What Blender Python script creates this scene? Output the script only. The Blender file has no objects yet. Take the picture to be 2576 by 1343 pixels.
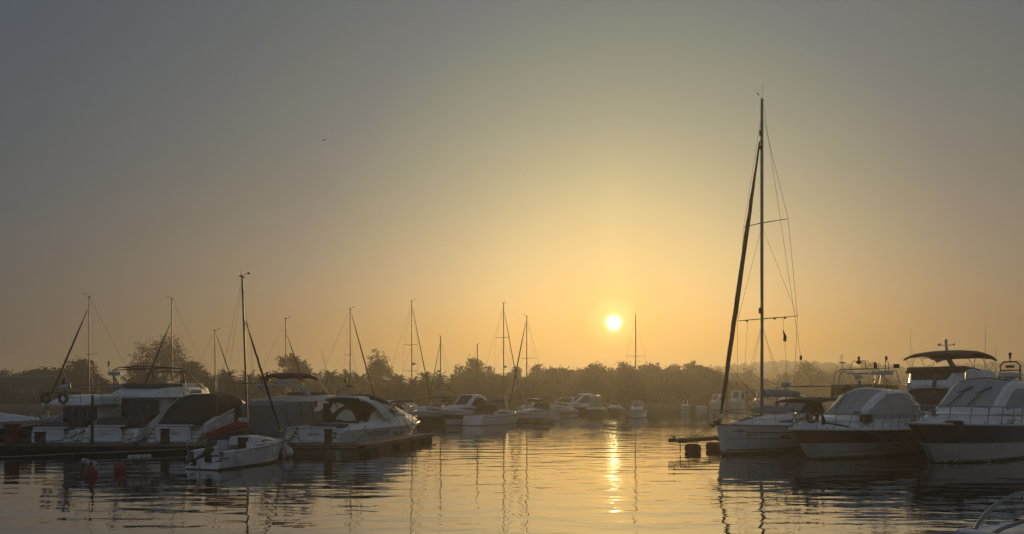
import bpy, bmesh, math, random
import numpy as np
from mathutils import Vector, Matrix, Euler
R = math.radians
PI = math.pi
sc = bpy.context.scene
C = sc.collection

# ------------------------------------------------------------------ camera, sky, sun, exposure
CAMZ = 3.4
cam_d = bpy.data.cameras.new('camera')
cam = bpy.data.objects.new('camera', cam_d); C.objects.link(cam)
cam.location = (0, 0, CAMZ); cam.rotation_euler = (R(90), 0, 0)
cam_d.sensor_width = 36; cam_d.lens = 25.99; cam_d.shift_y = 0.1244
cam_d.clip_start = 0.1; cam_d.clip_end = 5000
sc.camera = cam

SUN_AZ, SUN_EL = R(7.84), R(5.48)
SUN_DIR = Vector((math.sin(SUN_AZ)*math.cos(SUN_EL), math.cos(SUN_AZ)*math.cos(SUN_EL), math.sin(SUN_EL)))
sun_d = bpy.data.lights.new('sun', 'SUN'); sun_d.energy = 2.0; sun_d.angle = R(0.5); sun_d.color = (1.0, .64, .24)
sun = bpy.data.objects.new('sun', sun_d); C.objects.link(sun)
sun.rotation_euler = (-SUN_DIR).to_track_quat('-Z', 'Y').to_euler()

w = bpy.data.worlds.new('World'); sc.world = w; w.use_nodes = True
nt = w.node_tree; nt.nodes.clear()
def N(t, **k):
    n = nt.nodes.new(t)
    for a, b in k.items(): setattr(n, a, b)
    return n
def srgb(r, g, b):
    f = lambda c: (c/255/12.92) if c/255 <= .04045 else ((c/255+.055)/1.055)**2.4
    return (f(r), f(g), f(b), 1)
out = N('ShaderNodeOutputWorld')
sky = N('ShaderNodeTexSky', sky_type='NISHITA'); sky.sun_disc = False
sky.sun_elevation = SUN_EL; sky.sun_rotation = SUN_AZ; sky.dust_density = 4.0; sky.air_density = 1.5; sky.altitude = 0
bg = N('ShaderNodeBackground'); bg.inputs[1].default_value = 0.02
nt.links.new(sky.outputs[0], bg.inputs[0])
# hazy aureole of the low sun: radiance by the angle from the sun, a true direction in the sky
tc = N('ShaderNodeTexCoord'); nrm = N('ShaderNodeVectorMath', operation='NORMALIZE')
nt.links.new(tc.outputs['Generated'], nrm.inputs[0])
dot = N('ShaderNodeVectorMath', operation='DOT_PRODUCT'); dot.inputs[1].default_value = SUN_DIR
nt.links.new(nrm.outputs[0], dot.inputs[0])
ac = N('ShaderNodeMath', operation='ARCCOSINE', use_clamp=False); nt.links.new(dot.outputs['Value'], ac.inputs[0])
dv = N('ShaderNodeMath', operation='DIVIDE'); dv.inputs[1].default_value = R(90); nt.links.new(ac.outputs[0], dv.inputs[0])
def ramp(stops, src):
    r = N('ShaderNodeValToRGB'); e = r.color_ramp.elements
    while len(e) < len(stops): e.new(.5)
    for el, (p, c) in zip(e, stops): el.position = p; el.color = c
    nt.links.new(src, r.inputs[0]); return r
GLOW = [(0.0, (.30,.34,.13)), (1.5, (.24,.30,.15)), (3.7, (.16,.26,.20)), (9.2, (.150,.270,.212)), (14.4, (.112,.202,.190)), (20.8, (.079,.141,.151)), (24, (.065,.107,.141)),
        (28, (.062,.099,.118)), (33, (.053,.080,.106)), (43, (.034,.057,.090)), (60, (.048,.070,.105)), (90, (.085,.108,.145))]
rp = ramp([(a/90, c+(1,)) for a, c in GLOW], dv.outputs[0])
# dusty warm band of air low over the land, strongest round the sun
sep = N('ShaderNodeSeparateXYZ'); nt.links.new(nrm.outputs[0], sep.inputs[0])
gray = lambda v: (v, v, v, 1)
be = ramp([(0, gray(1)), (.09, gray(.8)), (.17, gray(.5)), (.26, gray(.12)), (.34, gray(0))], sep.outputs['Z'])
ba = ramp([(a/90, (.24*k, .085*k, .010*k, 1)) for a, k in ((0,.1), (5,.25), (10,.7), (16,.85), (26,.38), (42,.05), (90,.05))], dv.outputs[0])
bm_ = N('ShaderNodeMix', data_type='RGBA', blend_type='MULTIPLY'); bm_.inputs[0].default_value = 1
nt.links.new(be.outputs[0], bm_.inputs[6]); nt.links.new(ba.outputs[0], bm_.inputs[7])
sm_ = N('ShaderNodeMix', data_type='RGBA', blend_type='ADD'); sm_.inputs[0].default_value = 1
et = ramp([(0, (.50, .25, .05, 1)), (.06, (.76, .47, .24, 1)), (.12, (1, .90, .82, 1)), (.17, gray(1))], sep.outputs['Z'])
rt = N('ShaderNodeMix', data_type='RGBA', blend_type='MULTIPLY'); rf_ = ramp([(0, gray(1)), (.16, gray(1)), (.34, gray(.45)), (.5, gray(.05))], dv.outputs[0]); nt.links.new(rf_.outputs[0], rt.inputs[0])
nt.links.new(rp.outputs[0], rt.inputs[6]); nt.links.new(et.outputs[0], rt.inputs[7])
nt.links.new(rt.outputs[2], sm_.inputs[6]); nt.links.new(bm_.outputs[2], sm_.inputs[7])
# faint sun pillar standing over the disc
pd = N('ShaderNodeVectorMath', operation='DOT_PRODUCT'); pd.inputs[1].default_value = (math.cos(SUN_AZ), -math.sin(SUN_AZ), 0); nt.links.new(nrm.outputs[0], pd.inputs[0])
pa_ = N('ShaderNodeMath', operation='ABSOLUTE'); nt.links.new(pd.outputs['Value'], pa_.inputs[0])
pr_ = ramp([(0, (.050, .044, .020, 1)), (.012, (.042, .036, .016, 1)), (.030, (.010, .009, .004, 1)), (.055, (0, 0, 0, 1))], pa_.outputs[0])
pz_ = ramp([(.02, gray(0)), (.08, gray(.7)), (.13, gray(1)), (.22, gray(.7)), (.34, gray(0))], sep.outputs['Z'])
pm_ = N('ShaderNodeMix', data_type='RGBA', blend_type='MULTIPLY'); pm_.inputs[0].default_value = 1
nt.links.new(pr_.outputs[0], pm_.inputs[6]); nt.links.new(pz_.outputs[0], pm_.inputs[7])
fw = N('ShaderNodeMath', operation='GREATER_THAN'); fw.inputs[1].default_value = 0; nt.links.new(dot.outputs['Value'], fw.inputs[0])
pf_ = N('ShaderNodeMix', data_type='RGBA', blend_type='ADD'); nt.links.new(fw.outputs[0], pf_.inputs[0]); nt.links.new(sm_.outputs[2], pf_.inputs[6]); nt.links.new(pm_.outputs[2], pf_.inputs[7])
bg2 = N('ShaderNodeBackground'); bg2.inputs[1].default_value = 1.0
nt.links.new(pf_.outputs[2], bg2.inputs[0])
# the disc itself, swollen by the haze to about a degree
dr = ramp([(0.0, (1,1,1,1)), (.0029, (1,1,1,1)), (.0046, (.07,.07,.07,1)), (.010, (.026,.026,.026,1)), (.024, (0,0,0,1))], dv.outputs[0])
dm = N('ShaderNodeMix', data_type='RGBA', blend_type='MULTIPLY'); dm.inputs[0].default_value = 1
nt.links.new(dr.outputs[0], dm.inputs[6]); dm.inputs[7].default_value = (1, .80, .38, 1)
bg3 = N('ShaderNodeBackground'); bg3.inputs[1].default_value = 11.0
nt.links.new(dm.outputs[2], bg3.inputs[0])
a1 = N('ShaderNodeAddShader'); a2 = N('ShaderNodeAddShader')
nt.links.new(bg.outputs[0], a1.inputs[0]); nt.links.new(bg2.outputs[0], a1.inputs[1])
nt.links.new(a1.outputs[0], a2.inputs[0]); nt.links.new(bg3.outputs[0], a2.inputs[1])
nt.links.new(a2.outputs[0], out.inputs[0])

sc.view_settings.view_transform = 'Standard'; sc.view_settings.look = 'None'
sc.view_settings.exposure = 0; sc.view_settings.gamma = 1; sc.view_settings.use_curve_mapping = False
sc.render.engine = 'CYCLES'
cy = sc.cycles
cy.use_denoising = True
try: cy.denoiser = 'OPENIMAGEDENOISE'
except Exception: pass
cy.max_bounces = 6; cy.diffuse_bounces = 3; cy.glossy_bounces = 4; cy.transmission_bounces = 4; cy.volume_bounces = 1; cy.transparent_max_bounces = 8
cy.sample_clamp_indirect = 3; cy.sample_clamp_direct = 8; cy.caustics_reflective = False; cy.caustics_refractive = False
cy.use_adaptive_sampling = False

# ------------------------------------------------------------------ helpers
def at(u, v, Y):            # a sight line of the photo (in 2576 x 1343) at the real distance Y
    return Vector(((u-1288)/1860*Y, Y, CAMZ+(992-v)/1860*Y))
MATS = {}
def mat(name, col, rough=.5, metal=0, var=.12, scale=2.5, bump=0, bscale=20, coat=0, spec=.5, stretch=(1,1,1), detail=4):
    if name in MATS: return MATS[name]
    m = bpy.data.materials.new(name); m.use_nodes = True; t = m.node_tree
    p = t.nodes['Principled BSDF']
    co = t.nodes.new('ShaderNodeTexCoord'); mp = t.nodes.new('ShaderNodeMapping'); mp.inputs['Scale'].default_value = stretch
    t.links.new(co.outputs['Object'], mp.inputs[0])
    n = t.nodes.new('ShaderNodeTexNoise'); n.inputs['Scale'].default_value = scale; n.inputs['Detail'].default_value = detail; n.inputs['Roughness'].default_value = .62
    t.links.new(mp.outputs[0], n.inputs['Vector'])
    r = t.nodes.new('ShaderNodeValToRGB'); e = r.color_ramp.elements
    e[0].position = .3; e[1].position = .72
    e[0].color = tuple(c*(1-var) for c in col)+(1,); e[1].color = tuple(min(1, c*(1+var)) for c in col)+(1,)
    t.links.new(n.outputs['Fac'], r.inputs[0]); t.links.new(r.outputs[0], p.inputs['Base Color'])
    mr = t.nodes.new('ShaderNodeMapRange'); mr.inputs[3].default_value = max(.02, rough*.8); mr.inputs[4].default_value = min(1, rough*1.25)
    t.links.new(n.outputs['Fac'], mr.inputs[0]); t.links.new(mr.outputs[0], p.inputs['Roughness'])
    p.inputs['Metallic'].default_value = metal; p.inputs['Specular IOR Level'].default_value = spec
    p.inputs['Coat Weight'].default_value = coat
    if bump:
        n2 = t.nodes.new('ShaderNodeTexNoise'); n2.inputs['Scale'].default_value = bscale; n2.inputs['Detail'].default_value = 5
        t.links.new(mp.outputs[0], n2.inputs['Vector'])
        b = t.nodes.new('ShaderNodeBump'); b.inputs['Strength'].default_value = bump; b.inputs['Distance'].default_value = .05
        t.links.new(n2.outputs['Fac'], b.inputs['Height']); t.links.new(b.outputs[0], p.inputs['Normal'])
    MATS[name] = m; return m
GEL = mat('white_gelcoat', (.75,.76,.76), .28, var=.10, scale=1.6, coat=.2, stretch=(2,2,.5))
GEL2 = mat('ivory_gelcoat', (.66,.65,.60), .35, var=.10, scale=1.5)
OLDW = mat('weathered_white_paint', (.58,.58,.56), .5, var=.16, scale=2)
DECK = mat('nonslip_deck', (.58,.58,.55), .7, var=.10, scale=5)
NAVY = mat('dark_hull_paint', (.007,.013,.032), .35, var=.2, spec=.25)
BOTTOM = mat('antifouling_paint', (.03,.03,.035), .6, var=.3)
REDBOT = mat('red_antifouling', (.16,.035,.025), .6, var=.3)
STRIPE = mat('dark_stripe', (.02,.02,.028), .4)
GLASS = mat('tinted_glass', (.012,.013,.014), .06, var=.2, spec=.8)
BROWNGLASS = mat('brown_glass', (.05,.022,.012), .10, var=.2)
STEEL = mat('stainless_steel', (.24,.24,.24), .30, metal=1, var=.1)
ALU = mat('anodised_mast', (.17,.17,.17), .42, metal=.6, var=.1, scale=6)
WIRE = mat('rigging_wire', (.16,.15,.14), .45, metal=.6)
BLACKP = mat('black_plastic', (.018,.018,.018), .45, var=.2)
RUBBER = mat('black_rubber', (.02,.019,.018), .75, var=.3, bump=.3, bscale=30)
WHITEP = mat('white_plastic', (.55,.55,.53), .4)
GREYCAN = mat('grey_canvas', (.20,.20,.19), .85, var=.14, scale=3, bump=.5, bscale=5)
DARKCAN = mat('dark_brown_canvas', (.045,.038,.032), .85, var=.2, bump=.5, bscale=4)
BLACKCAN = mat('black_canvas', (.022,.022,.023), .8, var=.2, bump=.5, bscale=4)
BROWNCAN = mat('tan_brown_canvas', (.09,.055,.035), .85, var=.2, bump=.4, bscale=5)
REDCAN = mat('red_canvas', (.30,.035,.03), .8, var=.18, bump=.5, bscale=6)
WINECAN = mat('wine_red_canvas', (.16,.03,.03), .8, var=.18, bump=.4, bscale=6)
YELCAN = mat('ochre_canvas', (.30,.19,.06), .8, var=.2, bump=.4)
CLEARV = mat('clear_vinyl', (.35,.34,.30), .25, var=.15)
SAILB = mat('furled_sail_cover', (.03,.03,.036), .85, var=.25, bump=.7, bscale=9)
SAILG = mat('grey_sail_bag', (.33,.34,.34), .8, var=.12, bump=.5, bscale=7)
REDPL = mat('red_plastic', (.19,.022,.015), .45, var=.18)
ORANGE = mat('orange_foam', (.55,.14,.03), .6, var=.2)
ROPE = mat('mooring_rope', (.06,.055,.05), .9, var=.3)
PALEROPE = mat('pale_rope', (.30,.28,.24), .9, var=.2)
PLANK = mat('weathered_planks', (.11,.085,.06), .8, var=.35, scale=2.2, stretch=(1,9,1), bump=.5, bscale=14)
BEAM = mat('dark_timber_beam', (.055,.042,.03), .85, var=.4, scale=3, stretch=(1,6,6), bump=.5)
PALETIM = mat('pale_timber', (.20,.15,.10), .8, var=.3, scale=3, bump=.4)
CONC = mat('pontoon_concrete', (.16,.145,.12), .9, var=.35, scale=1.3, bump=.4)
TEAK = mat('teak', (.19,.12,.07), .7, var=.25, scale=3, stretch=(1,12,1))
LEATHER = mat('grey_seat_vinyl', (.12,.12,.125), .6, var=.15)
GRIME = mat('waterline_grime', (.17,.15,.09), .7, var=.45, scale=1.4, stretch=(1,1,3))
BRONZE = mat('dark_bracket', (.04,.035,.03), .5, metal=.5)

class MB:
    def __init__(s): s.v = []; s.f = []
    def add(s, vs, fs):
        o = len(s.v); s.v += [tuple(p) for p in vs]; s.f += [tuple(i+o for i in f) for f in fs]; return s
    def box(s, c, d, rot=None, taper=1.0):
        x, y, z = d[0]/2, d[1]/2, d[2]/2; t = taper
        vs = [Vector(p) for p in ((-x,-y,-z),(x,-y,-z),(x,y,-z),(-x,y,-z),(-x*t,-y*t,z),(x*t,-y*t,z),(x*t,y*t,z),(-x*t,y*t,z))]
        if rot is not None:
            M = Euler(rot).to_matrix(); vs = [M@p for p in vs]
        c = Vector(c)
        return s.add([p+c for p in vs], [(3,2,1,0),(4,5,6,7),(0,1,5,4),(1,2,6,5),(2,3,7,6),(3,0,4,7)])
    def tube(s, pts, r, n=6, cap=True, flat=1.0):
        pts = [Vector(p) for p in pts]; m = len(pts)
        rs = r if isinstance(r, (list, tuple)) else [r]*m
        vs = []; up = None
        for i, p in enumerate(pts):
            t = (pts[min(i+1, m-1)]-pts[max(i-1, 0)])
            if t.length < 1e-9: t = Vector((0,0,1))
            t.normalize()
            if up is None: up = t.orthogonal().normalized() if abs(t.z) > .95 else Vector((0,0,1)).cross(t).cross(t).normalized()*-1
            a = (up - t*up.dot(t)); a = a.normalized() if a.length > 1e-6 else t.orthogonal().normalized()
            up = a; b = t.cross(a)
            for k in range(n):
                q = 2*PI*k/n + PI/n
                vs.append(p + a*math.cos(q)*rs[i] + b*math.sin(q)*rs[i]*flat)
        fs = []
        for i in range(m-1):
            for k in range(n):
                fs.append((i*n+k, i*n+(k+1)%n, (i+1)*n+(k+1)%n, (i+1)*n+k))
        if cap: fs += [tuple(range(n))[::-1], tuple((m-1)*n+k for k in range(n))]
        return s.add(vs, fs)
    def lathe(s, c, prof, n=14, axis='z'):
        vs = []
        for r, z in prof:
            for k in range(n):
                q = 2*PI*k/n; p = (r*math.cos(q), r*math.sin(q), z)
                if axis == 'x': p = (p[2], p[0], p[1])
                if axis == 'y': p = (p[0], p[2], p[1])
                vs.append(Vector(p)+Vector(c))
        fs = []; m = len(prof)
        for i in range(m-1):
            for k in range(n): fs.append((i*n+k, i*n+(k+1)%n, (i+1)*n+(k+1)%n, (i+1)*n+k))
        fs += [tuple(range(n))[::-1], tuple((m-1)*n+k for k in range(n))]
        return s.add(vs, fs)
    def grid(s, P, close=False):
        nu, nv = len(P), len(P[0]); vs = [p for row in P for p in row]; fs = []
        for i in range(nu-1):
            for j in range(nv-1 + (1 if close else 0)):
                j2 = (j+1) % nv
                fs.append((i*nv+j, i*nv+j2, (i+1)*nv+j2, (i+1)*nv+j))
        return s.add(vs, fs)
    def shell(s, P, N_, th):            # a skin of thickness th over a grid, rim closed
        nu, nv = len(P), len(P[0])
        Q = [[Vector(P[i][j]) - Vector(N_[i][j])*th for j in range(nv)] for i in range(nu)]
        a = len(s.v); s.grid(P); b = len(s.v); s.grid([r[::-1] for r in Q])
        ia = lambda i, j: a+i*nv+j
        ib = lambda i, j: b+i*nv+(nv-1-j)
        for i in range(nu-1):
            s.f.append((ia(i,0), ia(i+1,0), ib(i+1,0), ib(i,0))); s.f.append((ia(i+1,nv-1), ia(i,nv-1), ib(i,nv-1), ib(i+1,nv-1)))
        for j in range(nv-1):
            s.f.append((ia(0,j+1), ia(0,j), ib(0,j), ib(0,j+1))); s.f.append((ia(nu-1,j), ia(nu-1,j+1), ib(nu-1,j+1), ib(nu-1,j)))
        return s
    def build(s, name, m, parent=None, smooth=35, bevel=0, label=None, fix=True):
        me = bpy.data.meshes.new(name); me.from_pydata([tuple(p) for p in s.v], [], s.f); me.validate()
        if bevel or fix:
            bm = bmesh.new(); bm.from_mesh(me)
            if fix: bmesh.ops.remove_doubles(bm, verts=bm.verts, dist=1e-4); bmesh.ops.recalc_face_normals(bm, faces=bm.faces)
            if bevel:
                es = [e for e in bm.edges if len(e.link_faces) == 2 and e.calc_face_angle(0) > R(40)]
                bmesh.ops.bevel(bm, geom=es, offset=bevel, segments=2, affect='EDGES', clamp_overlap=True)
            bm.to_mesh(me); bm.free()
        if smooth:
            me.shade_smooth(); me.set_sharp_from_angle(angle=R(smooth))
        me.materials.append(m)
        o = bpy.data.objects.new(name, me); C.objects.link(o)
        if parent is not None: o.parent = parent
        if label: o['label'] = label
        return o
def thing(name, label, cat, loc=(0,0,0), rz=0, group=None):
    o = bpy.data.objects.new(name, None); C.objects.link(o); o.empty_display_size = .3
    o.location = loc; o.rotation_euler = (0, 0, rz); return tag(o, label, cat, group)
def tag(o, label, cat, group=None, kind=None):
    o['label'] = label; o['category'] = cat
    if group: o['group'] = group
    if kind: o['kind'] = kind
    return o
def struct(o, kind='structure'): o['kind'] = kind; return o
def dup(root, loc, rz, label=None, scale=None):
    def cp(o, par):
        c = o.copy(); C.objects.link(c)
        if par is not None: c.parent = par
        for ch in o.children: cp(ch, c)
        return c
    r = cp(root, None); r.location = loc; r.rotation_euler = (0, 0, rz)
    if label: r['label'] = label
    if scale: r.scale = scale
    return r
def text(name, s, size, m, parent, M, italic=0, extrude=.004):
    cu = bpy.data.curves.new(name, 'FONT'); cu.body = s; cu.size = size; cu.extrude = extrude; cu.shear = italic
    cu.align_x = 'CENTER'; cu.align_y = 'CENTER'; cu.materials.append(m)
    tmp = bpy.data.objects.new(name, cu); C.objects.link(tmp); dg = bpy.context.evaluated_depsgraph_get()
    me = bpy.data.meshes.new_from_object(tmp.evaluated_get(dg)); bpy.data.objects.remove(tmp)
    o = bpy.data.objects.new(name, me); C.objects.link(o); o.parent = parent; o.matrix_local = M; return o
def lerp(a, b, t): return a+(b-a)*t
def interp(tab, x):
    if x <= tab[0][0]: return tab[0][1]
    for (x0, y0), (x1, y1) in zip(tab, tab[1:]):
        if x <= x1: return lerp(y0, y1, (x-x0)/(x1-x0))
    return tab[-1][1]
def smooth_interp(tab, x):
    if x <= tab[0][0]: return tab[0][1]
    for i, ((x0, y0), (x1, y1)) in enumerate(zip(tab, tab[1:])):
        if x <= x1:
            m0 = (y1-tab[i-1][1])/(x1-tab[i-1][0]) if i > 0 else (y1-y0)/(x1-x0)
            m1 = (tab[i+2][1]-y0)/(tab[i+2][0]-x0) if i+2 < len(tab) else (y1-y0)/(x1-x0)
            h = x1-x0; t = (x-x0)/h
            return y0*(2*t**3-3*t*t+1)+m0*h*(t**3-2*t*t+t)+y1*(-2*t**3+3*t*t)+m1*h*(t**3-t*t)
    return tab[-1][1]
# ------------------------------------------------------------------ water, land, far hills
def water_mat():
    m = bpy.data.materials.new('harbour_water'); m.use_nodes = True; t = m.node_tree; L = t.links.new
    p = t.nodes['Principled BSDF']; p.inputs['Base Color'].default_value = (.010,.012,.011,1); p.inputs['Roughness'].default_value = 0.0
    p.inputs['IOR'].default_value = 2.5; p.inputs['Specular IOR Level'].default_value = .5
    g = t.nodes.new('ShaderNodeNewGeometry')
    def noise(sx, sy, detail, rot, dist=0):
        mp = t.nodes.new('ShaderNodeMapping'); mp.inputs['Scale'].default_value = (sx, sy, 1); mp.inputs['Rotation'].default_value = (0, 0, R(rot))
        L(g.outputs['Position'], mp.inputs[0])
        n = t.nodes.new('ShaderNodeTexNoise'); n.inputs['Scale'].default_value = 1; n.inputs['Detail'].default_value = detail; n.inputs['Roughness'].default_value = .45
        n.inputs['Distortion'].default_value = dist
        L(mp.outputs[0], n.inputs['Vector']); return n.outputs['Fac']
    def mul(a, k):
        x = t.nodes.new('ShaderNodeMath'); x.operation = 'MULTIPLY'; L(a, x.inputs[0])
        if isinstance(k, float): x.inputs[1].default_value = k
        else: L(k, x.inputs[1])
        return x.outputs[0]
    def add(a, b):
        x = t.nodes.new('ShaderNodeMath'); x.operation = 'ADD'; L(a, x.inputs[0]); L(b, x.inputs[1]); return x.outputs[0]
    # long easy swell, short ripples, and patches where a breath of wind roughens the surface
    swell = mul(noise(.36, .95, .6, 7), W_SWELL)
    rip = mul(noise(.95, 2.3, 1, -5, .25), W_RIP)
    fine = mul(noise(3.0, 6.0, 1, 10, .2), W_FINE)
    patch = t.nodes.new('ShaderNodeMapRange'); patch.inputs[1].default_value = .38; patch.inputs[2].default_value = .66; patch.inputs[3].default_value = .35; patch.inputs[4].default_value = 1.5
    L(noise(.03, .07, 2, 5), patch.inputs[0])
    h = add(swell, mul(add(rip, fine), patch.outputs[0]))
    b = t.nodes.new('ShaderNodeBump'); b.inputs['Strength'].default_value = 1; b.inputs['Distance'].default_value = 1.0
    b.inputs['Filter Width'].default_value = .1
    L(h, b.inputs['Height']); L(b.outputs[0], p.inputs['Normal'])
    gl = t.nodes.new('ShaderNodeBsdfGlossy'); gl.inputs['Roughness'].default_value = 0; gl.inputs['Color'].default_value = (.95,.95,.93,1); L(b.outputs[0], gl.inputs['Normal'])
    mx = t.nodes.new('ShaderNodeMixShader'); mx.inputs[0].default_value = .44; L(p.outputs[0], mx.inputs[1]); L(gl.outputs[0], mx.inputs[2]); L(mx.outputs[0], t.nodes['Material Output'].inputs[0])
    return m
W_SWELL, W_RIP, W_FINE = .034, .0135, .0019
wm = MB(); wm.grid([[(x, y, 0) for x in (-400, -200, 0, 200, 400)] for y in (-120, 0, 60, 120, 260)][::1])
struct(wm.build('water', water_mat(), smooth=0))

SOIL = mat('dry_grass_ground', (.07,.062,.04), .95, var=.4, scale=.2)
HILLM = mat('hill_ground', (.05,.05,.032), .95, var=.3, scale=.05)
def shore(x): return smooth_interp([(-400,172),(-60,170),(-20,172),(15,176),(60,184),(120,190),(400,185)], x)
xs = [-1500,-900,-500]+list(range(-300, 301, 10))+[500,900,1500]
ys = [0, 1, 4, 9, 30, 80, 160, 300, 500, 800, 1600, 3000]
def gz(x, d):
    return [-1.2, -.25, .45, .9, 1.1, 1.2, 1.3, 1.4, 1.5, 1.5, 1.5, 1.5][d]
P = [[(x, shore(x)-2+ys[d], gz(x, d)+.12*math.sin(x*.31+d)*(1 < d < 6)) for x in xs] for d in range(len(ys))]
struct(MB().grid(P).build('ground', SOIL))
HK = 1.22
def hill_h(x, y):
    a = smooth_interp([(-900,4),(-200,5),(60,7),(110,13.5),(150,19.5),(200,23.5),(235,22),(270,19.5),(330,20.5),(390,25),(450,26),(600,22),(900,18)], x/HK)
    return HK*a*math.exp(-((y-680)/175)**2)
hx = list(range(-1500, 1501, 40)); hy = list(range(350, 1151, 30))
struct(MB().grid([[(x, y, 1.0+hill_h(x, y)-.6) for x in hx] for y in hy]).build('hill', HILLM))
# far-off pine wood on the ridge, read as one mass
FORM = mat('far_pine_foliage', (.045,.05,.028), .95, var=.3, scale=.3)
rng = random.Random(5)
fm = MB()
def blob(mb, c, r, h, n=5):
    vs = []; rings = ((.55,.0),(1,.3),(.85,.62),(.4,.9))
    for rr, zz in rings:
        for k in range(n):
            q = 2*PI*(k+rng.random()*.6)/n; f = rr*r*rng.uniform(.75,1.25)
            vs.append((c[0]+f*math.cos(q), c[1]+f*math.sin(q), c[2]+zz*h*rng.uniform(.92,1.08)))
    vs.append((c[0], c[1], c[2]+h)); fs = []
    for i in range(3):
        for k in range(n): fs.append((i*n+k, i*n+(k+1)%n, (i+1)*n+(k+1)%n, (i+1)*n+k))
    for k in range(n): fs.append((3*n+k, 3*n+(k+1)%n, 4*n))
    mb.add(vs, fs)
for i in range(5200):
    x = rng.uniform(-500, 900); y = rng.triangular(540, 830, 655)
    hh = hill_h(x, y)
    if x < 110 and rng.random() > .35: continue
    s = rng.uniform(2.6, 5.3)
    blob(fm, (x, y, hh-.6), s*rng.uniform(.5,.8), s*rng.uniform(.9,1.5))
struct(fm.build('far_forest', FORM, smooth=0, fix=False), 'stuff')
# ------------------------------------------------------------------ trees, palms, bushes, houses on the far bank
BARK = mat('bark', (.05,.04,.03), .9, var=.3, scale=6, bump=.4)
LEAF = [mat('autumn_foliage', (.070,.055,.026), .8, var=.3, scale=1.2), mat('green_foliage', (.042,.046,.022), .8, var=.3, scale=1.2),
        mat('dark_foliage', (.032,.036,.020), .8, var=.3, scale=1.0), mat('palm_frond', (.05,.058,.026), .7, var=.35, scale=2)]
def leafq(mb, p, s, rg):
    a = Vector((rg.gauss(0,1), rg.gauss(0,1), rg.gauss(0,1))).normalized(); b = a.orthogonal().normalized()
    b = Matrix.Rotation(rg.uniform(0, 6.28), 3, a) @ b; c = a.cross(b); s *= rg.uniform(.6, 1.4)
    o = len(mb.v); mb.v += [tuple(p-b*s*.9), tuple(p+c*s*.45), tuple(p+b*s), tuple(p-c*s*.45)]; mb.f.append((o, o+1, o+2, o+3))
def tree_meshes(seed, H, W, base, ncl, per, leaf, lm, lumps=5, trunk_r=None):
    rg = random.Random(seed); tr, cr = MB(), MB()
    r0 = trunk_r or H*.022
    top = Vector((rg.uniform(-.06,.06)*W, rg.uniform(-.06,.06)*W, H*.72))
    mid = top*.5 + Vector((rg.uniform(-.04,.04)*W, 0, 0)); 
    tr.tube([(0,0,-.4), mid*.5, mid, top], [r0*1.25, r0, r0*.75, r0*.28], 7)
    lob = []
    for i in range(lumps):
        q = 2*PI*i/lumps + rg.uniform(-.5,.5); rr = W*.5*rg.uniform(.34,.66); z = lerp(base, 1, rg.uniform(.18,.70))*H
        lob.append((Vector((rr*math.cos(q), rr*math.sin(q), z)), W*rg.uniform(.20,.30)))
    lob.append((Vector((rg.uniform(-.1,.1)*W, 0, H*.86)), W*rg.uniform(.2,.27)))
    lob.append((Vector((0, 0, lerp(base, 1, .5)*H)), W*.30))
    for c, r in lob:
        k = rg.uniform(.25,.6); st = top*k if base > .12 else top*.2
        m = (st+c)/2 + Vector((0,0,-.06*H*rg.random()))
        tr.tube([st, m, c, c+(c-m)*.5], [r0*.45, r0*.3, r0*.16, .02], 5)
        for j in range(4):
            e = c + Vector((rg.gauss(0,1), rg.gauss(0,1), rg.gauss(0,.8))).normalized()*r*rg.uniform(.6,1.0)
            tr.tube([c*.8+m*.2, (c+e)/2+Vector((0,0,.1)), e], [r0*.16, r0*.1, .015], 4)
    for i in range(ncl):
        c, r = lob[rg.randrange(len(lob))]
        d = Vector((rg.gauss(0,1), rg.gauss(0,1), rg.gauss(0,.85))).normalized()*r*(rg.random()**.45)*1.05
        p = c+d
        if p.z < base*H*.8: p.z = base*H*.8 + rg.random()*.5
        if p.z > H: p.z = H - rg.random()*.4
        cs = W*rg.uniform(.025,.06)+.12
        for k in range(per):
            leafq(cr, p+Vector((rg.gauss(0,1), rg.gauss(0,1), rg.gauss(0,.7)))*cs, leaf, rg)
    return tr, cr, lm
def tree(name, label, cat, x, y, H, W, base, seed, lm, ncl=170, per=13, leaf=.2, lumps=5, group=None, z=1.1):
    t = thing(name, label, cat, (x, y, z), 0, group)
    tr, cr, lm = tree_meshes(seed, H, W, base, ncl, per, leaf, lm, lumps)
    tr.build('trunk', BARK, t, fix=False); cr.build('crown', lm, t, smooth=0, fix=False)
    return t
TS = 1.52
def at_tree(u, vtop, wpx, Y):
    Y *= TS; p = at(u, vtop, Y); return p.x, Y, p.z-1.1, wpx/1860*Y*1.18
G_T = 'trees on the far bank'
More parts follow.
